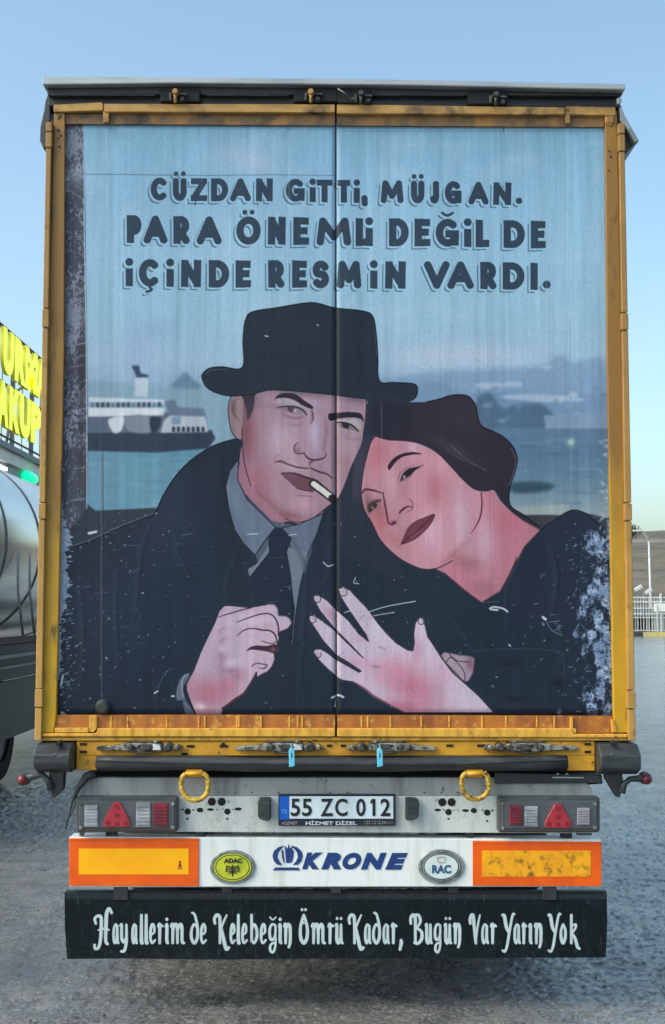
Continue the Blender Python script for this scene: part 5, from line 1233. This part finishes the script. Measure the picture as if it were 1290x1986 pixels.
# doors: one leaf per side, each a printed panel with rails, stile and hinges
SEAM = 651.5
def leaf(side):
    s = side
    if s < 0: pts = [(118, 236), (SEAM - 1.5, 236), (SEAM - .6, 1392), (104, 1392)]
    else: pts = [(SEAM + 1.5, 236), (1178, 236), (1194, 1392), (SEAM + 2.2, 1392)]
    # gently rippled sheet with thickness
    nx_, nz_ = 60, 60
    A, Bq, C_, D_ = [W(*q, 0) for q in pts]
    bm = B(); g = []
    for j in range(nz_ + 1):
        r_ = []
        for i in range(nx_ + 1):
            u, v = i / nx_, j / nz_
            p = A.lerp(Bq, u).lerp(D_.lerp(C_, u), v)
            e = min(u, 1 - u, v, 1 - v) * 10
            y = .0035 * math.sin(p.x * 9 + 1.2 * math.sin(p.z * 2)) * min(e, 1) + .003 * math.sin(p.z * 5 + p.x * 3) * min(e, 1)
            r_.append(bm.verts.new((p.x, y, p.z)))
        g.append(r_)
    for j in range(nz_):
        for i in range(nx_): bm.faces.new((g[j][i], g[j + 1][i], g[j + 1][i + 1], g[j][i + 1]))
    ring = [g[0][i] for i in range(nx_ + 1)] + [g[j][nx_] for j in range(1, nz_ + 1)] + [g[nz_][i] for i in range(nx_ - 1, -1, -1)] + [g[j][0] for j in range(nz_ - 1, 0, -1)]
    back = [bm.verts.new((v.co.x, .05, v.co.z)) for v in ring]
    for i in range(len(ring)):
        bm.faces.new((ring[i], ring[(i + 1) % len(ring)], back[(i + 1) % len(ring)], back[i]))
    bm.faces.new(back)
    bmesh.ops.recalc_face_normals(bm, faces=bm.faces)
    d = obj('rear_door', bm, M['door'], tr, smooth=False, label='left rear door with the painted man in a hat' if s < 0 else 'right rear door with the painted woman in a beret')
    for f in d.data.polygons:
        f.use_smooth = f.normal.y < -.9
    planar_uv(d, cv)
    if s < 0:
        P('stile', 'stile', d, .003)(([(105, 219), (126, 219), (124, 700), (109, 1386), (104, 1421), (81, 1421), (90, 800)], -.022, .07))
        P('top_rail', 'top_rail', d, .002)(([(202, 201), (SEAM - 2, 202), (SEAM - 2, 218), (202, 216.5)], -.036, .08))
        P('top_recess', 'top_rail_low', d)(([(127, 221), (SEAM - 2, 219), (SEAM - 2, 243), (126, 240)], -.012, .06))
        P('corner_cap', 'top_rail', d, .002)(([(104, 203), (196, 198), (200, 201), (200, 214), (104, 217)], -.034, .06), ([(200, 214), (211, 217), (211, 236), (200, 238)], -.03, .03))
        P('bottom_rail', 'rust_rail', d)(([(110, 1386.5), (SEAM - 1.5, 1386.5), (SEAM - 1.5, 1412.5), (104, 1412.5)], -.012, .05))
        P('bottom_lip', 'lip', d, .003)(([(188, 1413), (SEAM - 1.5, 1413), (SEAM - 1.5, 1429), (82, 1429), (82, 1422.5), (184, 1422.5), (188, 1420)], -.034, .07))
        P('corner_foot', 'lip', d, .002)(([(173, 1388), (188, 1388), (188, 1412), (182, 1420), (173, 1420)], -.026, .03), ([(106, 1412), (172, 1412), (172, 1421), (106, 1421)], -.03, .02))
        P('rail_rib', 'lip', d, .001)(*[((x, 1389, x + 3, 1411), -.016, .01) for x in (214, 246, 322, 384, 396, 458, 462, 505, 560, 576, 585)])
        bm = B(); c = W(199.5, 1371, -.01)
        lathe(bm, [(-.022, .012), (-.022, .02), (-.008, .031), (.012, .034)], (c.x, c.y, c.z), 'Y', 20); obj('rubber_stop', bm, M['rubber'], d)
        bolts = [(116, 225, 3.4), (113, 252, 3), (118, 262, 2.4), (112, 268, 2), (115, 284, 2.4), (114, 230, 2)]
    else:
        P('stile', 'stile', d, .003)(([(1174, 240), (1172.5, 214), (1197, 214), (1208, 800), (1219, 1421), (1193, 1421), (1190, 1386), (1178, 700)], -.022, .07))
        P('top_rail', 'top_rail', d, .002)(([(SEAM + 2, 202), (1096, 208), (1096, 222), (SEAM + 2, 220)], -.036, .08))
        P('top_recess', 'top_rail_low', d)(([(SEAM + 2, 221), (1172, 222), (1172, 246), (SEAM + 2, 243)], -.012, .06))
        P('corner_cap', 'top_rail', d, .002)(([(1098, 206), (1194, 208), (1194, 224), (1106, 222), (1106, 214), (1098, 213)], -.034, .06), ([(1096, 212), (1106, 214), (1106, 240), (1098, 238)], -.03, .03))
        P('bottom_rail', 'rust_rail', d)(([(SEAM + 2.5, 1386.5), (1191, 1388.5), (1195, 1422), (1112, 1421.5), (1108, 1412.5), (SEAM + 2.5, 1412.5)], -.012, .05))
        P('bottom_lip', 'lip', d, .003)(([(SEAM + 2.5, 1413), (1110, 1413), (1114, 1424), (1218, 1424), (1218, 1431), (SEAM + 2.5, 1429)], -.034, .07))
        P('corner_foot', 'lip', d, .002)(([(1106, 1391), (1112, 1391), (1112, 1412), (1118, 1414), (1118, 1423), (1110, 1420), (1106, 1412)], -.026, .03), ([(1186, 1396), (1191, 1396), (1198, 1420), (1188, 1421)], -.03, .02))
        P('rail_rib', 'lip', d, .001)(*[((x, 1389, x + 3, 1411), -.016, .01) for x in (700, 712, 756, 816, 870, 934, 980, 1040, 1074)])
        bolts = [(1182, 293, 2), (1184, 303, 2.4), (1180, 330, 1.6)]
        P('corner_plate', 'top_rail', d, .003)(([(1174, 222), (1193, 222), (1192, 238), (1184, 244), (1174, 238)], -.03, .01))
        P('corner_mark', 'top_rail_low', d)(([(1178, 226), (1181, 226), (1181, 233), (1187, 233), (1187, 226), (1190, 226), (1189, 237), (1179, 237)], -.034, .004))
    for x, y, r_ in bolts:
        bm = B(); p = W(x, y, -.024); lathe(bm, [(-.004, r_ / 449 * .6), (0, r_ / 449)], (p.x, p.y, p.z), 'Y', 8)
        obj('bolt', bm, M['grease_dark'], d)
    # hinge line: long cover strips and short knuckles
    if s < 0: ys_, xa, xb = [235, 255, 286, 598, 635, 975, 1007, 1336, 1372, 1437], lambda y: 90 - (y - 235) * .0192, lambda y: 100 - (y - 235) * .0165
    else: ys_, xa, xb = [238, 259, 293, 606, 640, 975, 1010, 1339, 1375, 1437], lambda y: 1200.5 + (y - 238) * .0158, lambda y: 1211 + (y - 238) * .0188
    for i, (a, b) in enumerate(zip(ys_, ys_[1:])):
        kn = i in (0, 1, 3, 5, 7)
        g_ = 1.0 if kn else 0
        P('hinge' if kn else 'hinge_cover', 'hinge', d, .003)(([(xa(a) - g_, a + 1), (xb(a) + g_, a + 1), (xb(b) + g_, b - .5), (xa(b) - g_, b - .5)], -.045 - .004 * kn, .07))
    P('hinge_gap_shade', 'seam', d)(([(xb(235) - 1, 232), (xb(235) + 5, 232), (xb(1437) + 5, 1432), (xb(1437) - 1, 1432)], .0, .05) if s < 0 else ([(xa(235) - 5, 232), (xa(235) + 1, 232), (xa(1437) + 1, 1432), (xa(1437) - 5, 1432)], .0, .05))  # dark strip standing for the shade in the gap beside the hinges
    return d
leafL, leafR = leaf(-1), leaf(1)
P('centre_seal', 'seam')(([(SEAM - 1.6, 203), (SEAM + 2.2, 203), (SEAM + 2.6, 1428), (SEAM - 1.2, 1428)], .004, .05))
P('corner_post', M['stile'], tr)(([(98, 240), (106, 240), (82, 1436), (76, 1436)], .02, .1))
P('corner_post', M['stile'], tr)(([(1194, 240), (1202, 240), (1222, 1436), (1216, 1436)], .02, .1))

# roof edge, dark header with its lock brackets
P('roof_cap', 'alu', bevel=.004)(([(82, 149), (345, 149), (790, 154), (1213, 162), (1213, 174), (790, 165), (345, 161), (82, 164)], -.07, .25))
P('header', 'black', bevel=.004)(([(90, 163), (345, 160), (790, 164), (1212, 173), (1207, 183), (1204, 186), (790, 184), (345, 183), (92, 184)], -.03, .15))
P('header_lower', 'black', bevel=.003)(([(92, 184.5), (345, 183.5), (790, 184.5), (1200, 187), (1200, 209), (790, 205), (345, 203), (94, 205)], .0, .1))
P('header_trim', 'grease_dark')(*[(((a, 183), (b, 183.4), (b, 185), (a, 184.6)), -.034, .01) for a, b in ((100, 300), (400, 560), (720, 900), (990, 1190))])
for x0, x1, xp, y0 in ((311, 388, 340, 173), (570, 655, 603, 173), (655, 722, 700, 176), (908, 985, 962, 178)):
    h = P('lock_bracket', 'deep', bevel=.004)(((x0, y0, x1, y0 + 24), -.045, .07))
    bm = B(); tube(bm, [W(xp, y0 + 4, -.07), W(xp, y0 + 26, -.07)], .007, 10); obj('lock_pin', bm, M['top_rail'] if xp < 650 else M['grease_dark'], h, smooth=True)
    bm = B(); lathe(bm, [(-.012, .011), (.0, .014), (.025, .014)], tuple(W(xp, y0 + 5, -.075)), 'Y', 12); obj('pin_head', bm, M['top_rail'] if xp < 650 else M['grease_dark'], h)
    P('keeper', 'grease_dark', h, .002)(((xp - 12, y0 + 6, xp - 7, y0 + 21), -.06, .02), ((xp + 8, y0 + 7, xp + 22, y0 + 11), -.06, .02), ((xp + 9, y0 + 14, xp + 18, y0 + 22), -.058, .02))
bm = B(); tube(bm, [W(655, 172, -.08), W(668, 180, -.085), W(680, 192, -.08), W(690, 190, -.07)], .0035, 6); obj('cable', bm, M['grease'], tr, smooth=True)
# tarpaulin corners hanging out past the roof
P('tarp_corner', 'tarp', bevel=.004)(([(93, 180), (98, 190), (97, 235), (90, 238), (89, 286), (84, 288), (77, 272), (78, 245), (85, 215), (88, 195)], .03, .5))
P('tarp_corner', 'tarp', bevel=.004)(([(1199, 190), (1206, 208), (1214, 246), (1239, 272), (1211, 300), (1209, 240), (1200, 235)], .02, .5))
P('tarp_flap', 'tarp_edge', bevel=.003)(([(1203, 205), (1208, 214), (1212, 224), (1240, 273), (1232, 276), (1213, 246), (1204, 234)], -.03, .045))
P('tarp_strap', 'alu', bevel=.003)(([(1196, 190), (1203, 187), (1207, 196), (1202, 200), (1198, 202)], -.03, .03))

# rear beam
P('sill_strip', 'lip', bevel=.001)(((82, 1430, 1219, 1436.5), -.02, .08))
beam = P('rear_beam', 'beam', bevel=.003)(((148, 1438, 1154, 1466), -.012, .1), ((148, 1466, 188, 1494), -.012, .1), ((1101, 1466, 1154, 1495), -.012, .1))
P('slot', 'deep', beam)(*[(((x, y), (x + w_, y), (x + w_, y + 4.5), (x, y + 4.5)), -.016, .004) for x, y, w_ in ((155, 1441, 13), (155, 1456, 13), (362, 1445, 15), (426, 1445, 16), (456, 1450, 6), (634, 1444, 10), (661, 1444, 10), (866, 1444, 13), (926, 1444, 16), (1134, 1441, 12), (1134, 1456, 12), (352, 1460, 12))] + [(pellipse(433, 1445, 4, 5, 10), -.0165, .004)])
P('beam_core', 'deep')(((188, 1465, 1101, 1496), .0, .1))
# latches: forged arm, body plate, hub and handle
def latch(x0, x1, s, y=1450, tag_x=None):
    """s=+1: hub at the right end"""
    X = lambda u: x0 + (x1 - x0) * (u if s > 0 else 1 - u)
    q = lambda pts: [(X(u), y + v) for u, v in pts]
    t = P('latch', 'grease', bevel=.003, label=None)((q([(.28, -7), (.45, -9), (.72, -8), (.76, -6), (.76, 7), (.4, 8), (.3, 6)]), -.05, .035))
    P('latch_arm', 'grease', t, .003)((q([(.0, -2), (.25, -5), (.34, -4), (.34, 5), (.1, 6), (0, 5)]), -.04, .03))
    P('latch_spring', 'grease_dark', t, .002)((q([(.33, -9), (.38, -12), (.7, -12.5), (.76, -9)]), -.045, .03), (q([(.42, 8), (.46, 12), (.62, 12), (.66, 8)]), -.06, .03))
    P('latch_slot', 'deep', t)(*[(q([(a, b), (a + w_, b), (a + w_, b + h), (a, b + h)]), -.053, .004) for a, b, w_, h in ((.36, -4, .08, 7), (.48, -5, .045, 4), (.55, -1, .03, 5), (.68, -4, .03, 5), (.1, 0, .05, 2.5))])
    P('latch_body', 'grease_dark', t, .002)((q([(.52, -6), (.62, -6.5), (.66, -2), (.6, 5), (.5, 4)]), -.062, .02))
    P('latch_plate', M['white_metal'] if s > 0 else 'grease', t, .002)((q([(.65, -6), (.73, -6), (.75, 5), (.65, 5)]), -.06, .012))
    for u, r_, m_ in ((.4, 5.5, 'grease_dark'), (.83, 8.5, 'grease_dark'), (.93, 5, 'grease')):
        p = W(X(u), y - 1, -.05); k = r_ / 449
        bm = B(); lathe(bm, [(-.03, k * .3), (-.03, k * .62), (-.018, k * .7), (-.015, k), (.04, k)], tuple(p), 'Y', 14); obj('hub', bm, M[m_], t, bevel=0)
    P('lug', 'grease', t, .002)((q([(.76, -4), (.98, -3), (1, 3), (.78, 6)]), -.045, .03), (q([(.66, -14), (.7, -14), (.7, -9), (.66, -9)]), -.07, .02))
    if tag_x:
        P('seal_tag', 'tagblue', t, .002)(([(tag_x - 5, 1456), (tag_x - 2, 1450), (tag_x + 2, 1450), (tag_x + 6, 1456), (tag_x + 7, 1486), (tag_x - 4, 1488)], -.125, .006))
        bm = B(); tube(bm, [W(tag_x, 1451, -.123), W(tag_x + 1, 1446, -.1), W(tag_x - 2, 1444, -.07)], .0018, 6); obj('tag_wire', bm, M['tagblue'], t)
        P('tag_print', 'navy', t)(([(tag_x - .5, 1460), (tag_x + 1.5, 1460), (tag_x + 2, 1470), (tag_x, 1470)], -.1265, .002))
latch(187, 355, 1); latch(457, 630, 1, tag_x=565); latch(672, 846, -1, tag_x=736); latch(938, 1122, -1)
# rubber buffer strip, sagging in the middle
bm = B(); pth = []
for i in range(25):
    u = i / 24; x = 187 + (1100 - 187) * u
    pth.append(W(x, 1478 + 4 * math.sin(math.pi * u) + 1.5 * math.sin(u * 23), -.055))
tube(bm, pth, [.030 if 0 < i < 24 else .027 for i in range(25)], 14); obj('rubber_strip', bm, M['rubber'], tr, smooth=True)
P('rubber_fin', 'rubber', bevel=.002)(([(187, 1474), (400, 1478), (640, 1480), (900, 1479), (1100, 1472), (1100, 1475), (900, 1483), (640, 1484), (400, 1482), (187, 1477)], -.093, .03))
# corner buffers with their faceted faces
for s, (xa, xb, yt, yb_) in ((-1, (76, 148, 1438, 1494)), (1, (1154, 1230, 1438, 1498))):
    a, b = W(xa, yb_, 0), W(xb, yt, 0)
    h = b.z - a.z
    prof = [(.06, 0), (-.06, 0), (-.11, .16), (-.12, .3), (-.12, .66), (-.07, .97), (.06, 1)]
    bm = B()
    L_ = [bm.verts.new((a.x, y, a.z + h * v)) for y, v in prof]; R_ = [bm.verts.new((b.x, y, a.z + h * v)) for y, v in prof]
    bm.faces.new(L_); bm.faces.new(R_[::-1])
    for i in range(len(prof)): bm.faces.new((L_[i], R_[i], R_[(i + 1) % 7], L_[(i + 1) % 7]))
    bmesh.ops.recalc_face_normals(bm, faces=bm.faces)
    bf = obj('corner_buffer', bm, M['rubber'], tr, bevel=.006)
    cx = (xa + xb) / 2
    P('notch', 'deep', bf)((pellipse(cx, yt + 4, 5, 5, 12), -.112, .05))
    P('scuff', 'grease', bf)(*[(pellipse(cx + dx, 1466 + dy, 2, 1.2, 7), -.1225, .004) for dx, dy in ((-14, 0), (-6, -3), (0, 2), (6, 1), (10, -2))][:5 if s < 0 else 2])
    br = P('hanger', 'black', bevel=.004)(([(95, 1494), (125, 1494), (122, 1532), (105, 1548), (100, 1547), (94, 1515)] if s < 0 else [(1174, 1500), (1207, 1500), (1210, 1522), (1202, 1548), (1196, 1546), (1176, 1512)], -.04, .05))
    bm = B()
    pth = [W(x, y, -.05) for x, y in (((100, 1532), (92, 1512), (82, 1502), (66, 1506), (50, 1510)) if s < 0 else ((1206, 1538), (1211, 1520), (1222, 1511), (1238, 1510), (1250, 1510)))]
    tube(bm, pth, [.015, .013, .012, .014, .018], 10); obj('marker_arm', bm, M['rubber'], br, smooth=True)
    p = W(45 if s < 0 else 1253, 1512 if s < 0 else 1510, -.05)
    bm = B(); lathe(bm, [(-.012, .016), (-.01, .024), (.03, .027), (.05, .02)], tuple(p), 'Y', 20); obj('marker_housing', bm, M['rubber'], br)
    bm = B(); lathe(bm, [(-.03, .004), (-.027, .014), (-.014, .0205), (-.0125, .021)], tuple(p), 'Y', 20); obj('marker_lens', bm, M['marker_red'], br, smooth=True)
# under-body shade, put in as a near-black bar behind the lamp carrier
P('recess_shade_bar', 'deep', bevel=.004)(([(175, 1496), (1165, 1496), (1170, 1520), (1120, 1524), (180, 1520)], .1, .1))
P('hinge_arm', 'black', bevel=.003)(([(960, 1498), (1168, 1503), (1168, 1519), (960, 1520)], -.0, .08))
P('bright_edge', 'alu')(([(1072, 1506.5), (1132, 1507.5), (1132, 1509.5), (1072, 1509)], -.004, .01))
P('rivet', 'alu')((pellipse(1082, 1501, 3, 1.3, 8), -.004, .006), (pellipse(1100, 1501, 3, 1.3, 8), -.004, .006))
# lamp carrier: folded white sheet
P('carrier_top', 'panel_top', bevel=.002)(([(153, 1543), (160, 1526), (172, 1512), (190, 1508), (1112, 1508), (1134, 1514), (1148, 1530), (1151, 1543)], .02, .05))  # shade of the sloped upper fold is put into its grey
car = P('lamp_carrier', 'panel', bevel=.002)(([(150, 1544), (1152, 1544), (1153, 1616), (150, 1613)], .006, .05))
P('hole', 'deep', car)(*[(pellipse(x, y, rx, ry, 16), .0045, .004) for x, y, rx, ry in (
    (411, 1555, 8, 8), (430, 1555, 8, 8), (364, 1574, 6.2, 6.2), (388, 1571, 6.4, 4.6), (408, 1570, 6.5, 2.6), (441, 1574, 6.2, 6), (462, 1569, 7, 3), (355, 1570, 1.8, 1.8), (375, 1571, 1.6, 1.6), (421, 1570, 1.5, 1.5), (432, 1569, 1.2, 1.2), (452, 1570, 1.2, 1.2), (364, 1588, 2.4, 2), (441, 1588, 2.4, 2), (421, 1588, 1, 1),
    (858, 1556, 8, 8), (876, 1556, 8, 8), (849, 1571, 6.4, 2.6), (870, 1575, 6.4, 6.2), (888, 1571, 1.2, 1.2), (880, 1571, 1.2, 1.2), (861, 1571, 1.5, 1.5), (903, 1572, 6.4, 2.8), (919, 1572, 6, 5), (936, 1571, 1.6, 1.6), (945, 1576, 6.4, 6), (955, 1572, 1.8, 1.8), (870, 1588, 2.2, 2), (945, 1592, 2, 1.8))])
P('rivet', 'grease_dark', car)(*[(pellipse(x, 1537 if x not in (0,) else 0, 1.7, 1.7, 8), .017, .006) for x in (424, 456, 489, 640, 674, 823, 856, 888, 936, 540)])
def lamp_cluster(x0, y0, x1, y1, mirror):
    c = P('tail_lamp', 'lamp_black', bevel=.008, label=None)(((x0, y0, x1, y1), -.045, .06))
    P('lens_cover', 'lamp_glass', c, .004)(((x0 + 6, y0 + 7, x1 - 6, y1 - 7), -.05, .02))
    if not mirror:
        L = [('clear_reflector', 'lens_white', 164, 1562, 190, 1604), ('clear_reflector', 'lens_white', 264, 1556, 292, 1605), ('red_lens', 'lens_red', 297, 1558, 326, 1603)]; tx = (200, 253, 1556, 1604)
    else:
        L = [('red_lens', 'lens_red', 988, 1562, 1013, 1600), ('clear_reflector', 'lens_white', 1018, 1564, 1044, 1604), ('dull_reflector', 'lens_grey', 1120, 1567, 1145, 1601)]; tx = (1056, 1109, 1559, 1606)
    for nm, m_, a, b, cc, d_ in L:
        P(nm, m_, c, .003)(((a, b, cc, d_), -.056, .01))
        P('lens_rib', m_, c, .0008)(*[((a + 2, b + (d_ - b) * k / 7, cc - 2, b + (d_ - b) * k / 7 + 2), -.0585, .004) for k in range(1, 7)])
    a, b, t0, t1 = tx; mx_ = (a + b) / 2
    tri = [(mx_ - 6, t0), (mx_ + 6, t0), (b - 2, t1 - 14), (b, t1 - 4), (b - 5, t1), (a + 5, t1), (a, t1 - 4), (a + 2, t1 - 14)]
    P('triangle_reflector', 'tri_red', c, .002)((tri, -.058, .012))
    P('triangle_boss', 'tri_dark', c)(*[(pellipse(x, y, 4.4, 4, 10), -.0605, .004) for x, y in ((mx_, t0 + 9), (mx_, t0 + 25), (a + 9, t1 - 8), (b - 9, t1 - 8), (mx_, t1 - 7))])
    P('screw', 'grease', c)(*[(pellipse(x, y, 3.6, 3.6, 10), -.0535, .006) for x, y in ((x0 + 9, y0 + 13), (x0 + 9, y1 - 9), (x1 - 10, y0 + 13), (x1 - 10, y1 - 9))])
lamp_cluster(147, 1546, 345, 1614, False); lamp_cluster(966, 1546, 1164, 1615, True)
P('lamp_foot', 'lamp_black')(((154, 1612, 162, 1621), .0, .03), ((1120, 1612, 1148, 1620), .01, .03))
for x0, x1, fl_ in ((500, 525, -1), (787, 813, 1)):
    pts = [(500, 1553), (504, 1549), (525, 1549), (525, 1590), (521, 1593), (505, 1590), (500, 1584)] if fl_ < 0 else [(787, 1549), (809, 1550), (813, 1555), (812, 1586), (802, 1591), (787, 1592)]
    b_ = P('rubber_block', 'rubber', car, .005)((pts, -.05, .06))
# number plate
pl = P('number_plate', 'plate_frame', bevel=.003)(((540, 1541, 767, 1602), -.02, .03))
P('plate_face', 'plate', pl, .001)(((561.5, 1544.5, 763, 1588), -.0235, .01))
P('blue_band', 'plate_blue', pl)(((542, 1544.5, 561, 1589.5), -.0238, .01))
for ch, a, b in (('5', 564, 582), ('5', 586, 605), ('Z', 622, 646), ('C', 650, 674), ('0', 691, 709), ('1', 719, 728), ('2', 738, 757)):
    if ch == '1':
        o = P('character', 'plate_black', pl)(([(722, 1549.5), (728, 1549.5), (728, 1582.5), (722.5, 1582.5), (722.5, 1557), (718.5, 1559), (718.5, 1553.5)], -.0262, .0026))
    else:
        obj('character', text_mesh(ch, a, 1549, b, 1583, -.0262, bold=.018, depth=.0026), M['plate_black'], pl)
obj('country_code', text_mesh('TR', 545, 1570, 558, 1579, -.0256, bold=.01), M['plate_cyan'], pl)
obj('frame_lettering', text_mesh('HİZMET DİZEL', 593, 1591, 692, 1600, -.0225, bold=.02), M['white_print'], pl)
obj('frame_small_print', text_mesh('HİZMET', 547, 1592, 577, 1599.5, -.0225, bold=.0), mat('pink_print', s2l((170, 150, 170)), rough=.5), pl)
P('frame_dots', 'grease', pl)(*[((x, y, x + 3, y + 2), -.0222, .002) for x in (706, 711, 715, 721, 726, 731, 735) for y in (1592, 1596.5)] + [((x, 1593, x + 2.4, 1598), -.0222, .002) for x in range(741, 762, 4)])
# lashing rings
for s, cx in ((-1, 378), (1, 922)):
    m_ = P('ring_mount', 'beam', bevel=.003)(((cx - 17, 1493, cx + 15, 1508), -.075, .09))
    path = [(cx - 18, 1501), (cx - 25, 1509), (cx - 26, 1525), (cx - 22, 1539), (cx - 12, 1549), (cx, 1552), (cx + 13, 1549), (cx + 23, 1539), (cx + 26, 1525), (cx + 24, 1509), (cx + 17, 1500)]
    if s > 0: path = [(x, y - 2) for x, y in path]
    sp = spline(path, closed=False, k=4)
    bm = B(); tube(bm, [W(x, y, -.09) for x, y in sp] , .0105, 12); obj('lashing_ring', bm, M['ring'], m_, smooth=True)
    bm = B(); tube(bm, [W(cx - 19, 1500.5, -.088), W(cx + 18, 1500, -.088)], .009, 10); obj('ring_pin', bm, M['beam'], m_, smooth=True)
# wiring and hose at the left of the lamp carrier
bm = B(); tube(bm, [W(185, 1500, .0), W(168, 1506, -.01), (W(152, 1528, -.01)), W(140, 1556, -.012), W(133, 1585, -.012), W(128, 1608, -.01)], [.02, .018, .012, .005, .0045, .004], 8); obj('rubber_hose', bm, M['rubber'], tr, smooth=True)
bm = B(); tube(bm, [W(150, 1535, 0), W(146, 1560, -.02), W(137, 1580, -.02), W(131, 1590, -.02)], .0035, 6); obj('cable', bm, M['rubber'], tr, smooth=True)
# under-run bar with its boards, badges and lettering
ub = P('underrun_bar', 'bumper', bevel=.004)(([(134, 1623), (1167, 1628), (1168, 1720), (134, 1721)], .0, .1))
P('bar_stay', 'black', bevel=.002)(((378, 1612, 396, 1624), .02, .05), ((905, 1612, 920, 1624), .02, .05), ((205, 1612, 225, 1624), .03, .05), ((1090, 1613, 1110, 1626), .03, .05))
for a, b, i_, am, lb in (([(134, 1626), (386, 1626), (385, 1719), (134, 1718)], None, (153, 1646, 366, 1696), 'refl_amber', 'clean orange and red reflector board'), ([(917, 1631), (1167, 1633), (1167, 1719), (917, 1718)], None, (935, 1650, 1146, 1700), 'refl_amber_dirty', 'orange and red reflector board spattered with grime')):
    rb = P('reflector_board', 'refl_red', bevel=.0015, label=lb)((a, -.006, .006))
    P('amber_field', am, rb)((i_, -.0078, .002))
    P('board_fold', 'refl_red', rb)((((a[0][0] + 1, 1627 if a[0][0] < 500 else 1633), (a[1][0] - 1, 1627 if a[0][0] < 500 else 1634), (a[1][0] - 1, 1629.5 if a[0][0] < 500 else 1636), (a[0][0] + 1, 1629.5 if a[0][0] < 500 else 1635.5)), -.0082, .002))
    if am == 'refl_amber':
        P('approval_mark', 'tri_dark', rb)(((344, 1684, 354, 1685.4), -.0088, .001), (pellipse(349, 1678, 2.6, 3.4, 8), -.0088, .001), ((347, 1670, 351, 1674), -.0088, .001), ((345, 1680.5, 353, 1682), -.0088, .001))
# crown emblem and company lettering
em = B()
w3 = lambda pts: [W(x, y, -.0022) for x, y in pts]
for pts in ([(534, 1682.5), (578, 1682.5), (583, 1688), (529, 1688)],
            [(552, 1640), (557, 1646), (560, 1637), (562.5, 1646), (568, 1640), (563, 1673), (559, 1674), (555, 1673)]):
    pp(em, pts, -.0022, .002)
for s in (-1, 1):
    X = lambda x: 558 + s * x
    pp(em, [(X(6), 1640), (X(18), 1643), (X(27), 1651), (X(29.5), 1660), (X(27), 1670), (X(20), 1677), (X(10), 1677.5), (X(16), 1671), (X(20), 1662), (X(18), 1653), (X(13), 1647)], -.0022, .002)
    pp(em, [(X(8.5), 1648), (X(12), 1650), (X(11), 1662), (X(8), 1673), (X(5.5), 1673), (X(7.5), 1660)], -.0022, .002)
obj('crown_emblem', em, M['navy'], ub)
KX = [('K', 586, 626), ('R', 623, 662), ('O', 664, 701), ('N', 700, 750), ('E', 747, 791)]
for ch, a, b in KX:
    y_ = (a - 586) * .005
    obj('letter', text_mesh(ch, a, 1653.5 + y_, b, 1686 + y_, -.0022, bold=.075, shear=.3, depth=.002), M['navy'], ub)
def badge(cx, cy, rx, ry, lime):
    bm = B()
    for sc, y0_, in ((1, -.010),):
        pp(bm, pellipse(cx, cy, rx, ry, 40), y0_, .012)
    b_ = obj('badge', bm, M['badge_rim'], tr, bevel=.003, label='lime oval badge lettered ADAC' if lime else 'white oval badge lettered RAC')
    P('badge_ring', 'badge_black', b_)((pellipse(cx, cy, rx * .86, ry * .85, 40), -.0125, .003))
    P('badge_inner_rim', 'badge_lime' if lime else 'badge_rim', b_)((pellipse(cx, cy, rx * .83, ry * .82, 40), -.0135, .002))
    P('badge_line', 'badge_black', b_)((pellipse(cx, cy, rx * .76, ry * .75, 40), -.0142, .002))
    P('badge_face', 'badge_lime' if lime else 'badge_white', b_)((pellipse(cx, cy, rx * .72, ry * .70, 40), -.015, .002))
    if lime:
        obj('badge_letters', text_mesh('ADAC', cx - 17, 1665, cx + 19, 1674, -.0165, bold=.05), M['badge_black'], b_)
        pp_ = [(cx, 1677), (cx + 2, 1680), (cx + 1.6, 1698), (cx, 1701), (cx - 1.6, 1698), (cx - 2, 1680)]
        bm = B(); pp(bm, pp_, -.0165, .001)
        for s in (-1, 1):
            for x0, y0_, x1_, y1_ in ((2, 1684, 11, 1679), (2, 1687, 13, 1684), (2, 1690, 12, 1689), (2, 1692, 9, 1694), (11, 1679, 13, 1691), (4, 1680, 7, 1683)):
                ribbon(bm, [W(cx + s * x0, y0_, -.0168), W(cx + s * x1_, y1_, -.0168)], .0042, .001)
        obj('badge_emblem', bm, M['badge_black'], b_)
    else:
        obj('badge_letters', text_mesh('RAC', cx - 18, 1677.5, cx + 19, 1694, -.0165, bold=.05), M['badge_blue'], b_)
        bm = B()
        pts = [(cx - 8, 1666), (cx - 6, 1662), (cx - 3, 1664), (cx, 1661), (cx + 3, 1664), (cx + 6, 1662), (cx + 8, 1666), (cx + 6, 1673), (cx - 6, 1673)]
        pts = [W(x, y, -.0166) for x, y in pts]
        for a, b in zip(pts, pts[1:] + pts[:1]): ribbon(bm, [a, b], .0028, .001)
        obj('badge_crown', bm, M['badge_tan'], b_)
badge(451, 1682, 44, 33, True); badge(856, 1681, 45, 33.5, False)
# spray flap
bm = B(); pp(bm, [(125, 1731), (650, 1733), (1177, 1734), (1178, 1790), (1175, 1857), (1000, 1857.5), (860, 1859), (640, 1859), (420, 1861), (250, 1859), (130, 1860), (126, 1800)], .012, .018)
es = [e for e in bm.edges if abs(e.verts[0].co.y - e.verts[1].co.y) < 1e-5]
fp = obj('spray_flap', bm, M['flap'], tr); planar_uv(fp, fc)
P('flap_bracket', 'black', fp, .002)(((220, 1720, 248, 1746), .024 - .022, .0099), ((1053, 1720, 1080, 1746), .002, .0099), ((642, 1721, 662, 1733), .002, .0099), ((430, 1721, 450, 1733), .02, .02), ((870, 1721, 890, 1733), .02, .02))
P('flap_rail', 'black', fp)(((127, 1728, 1176, 1740), .034, .03))
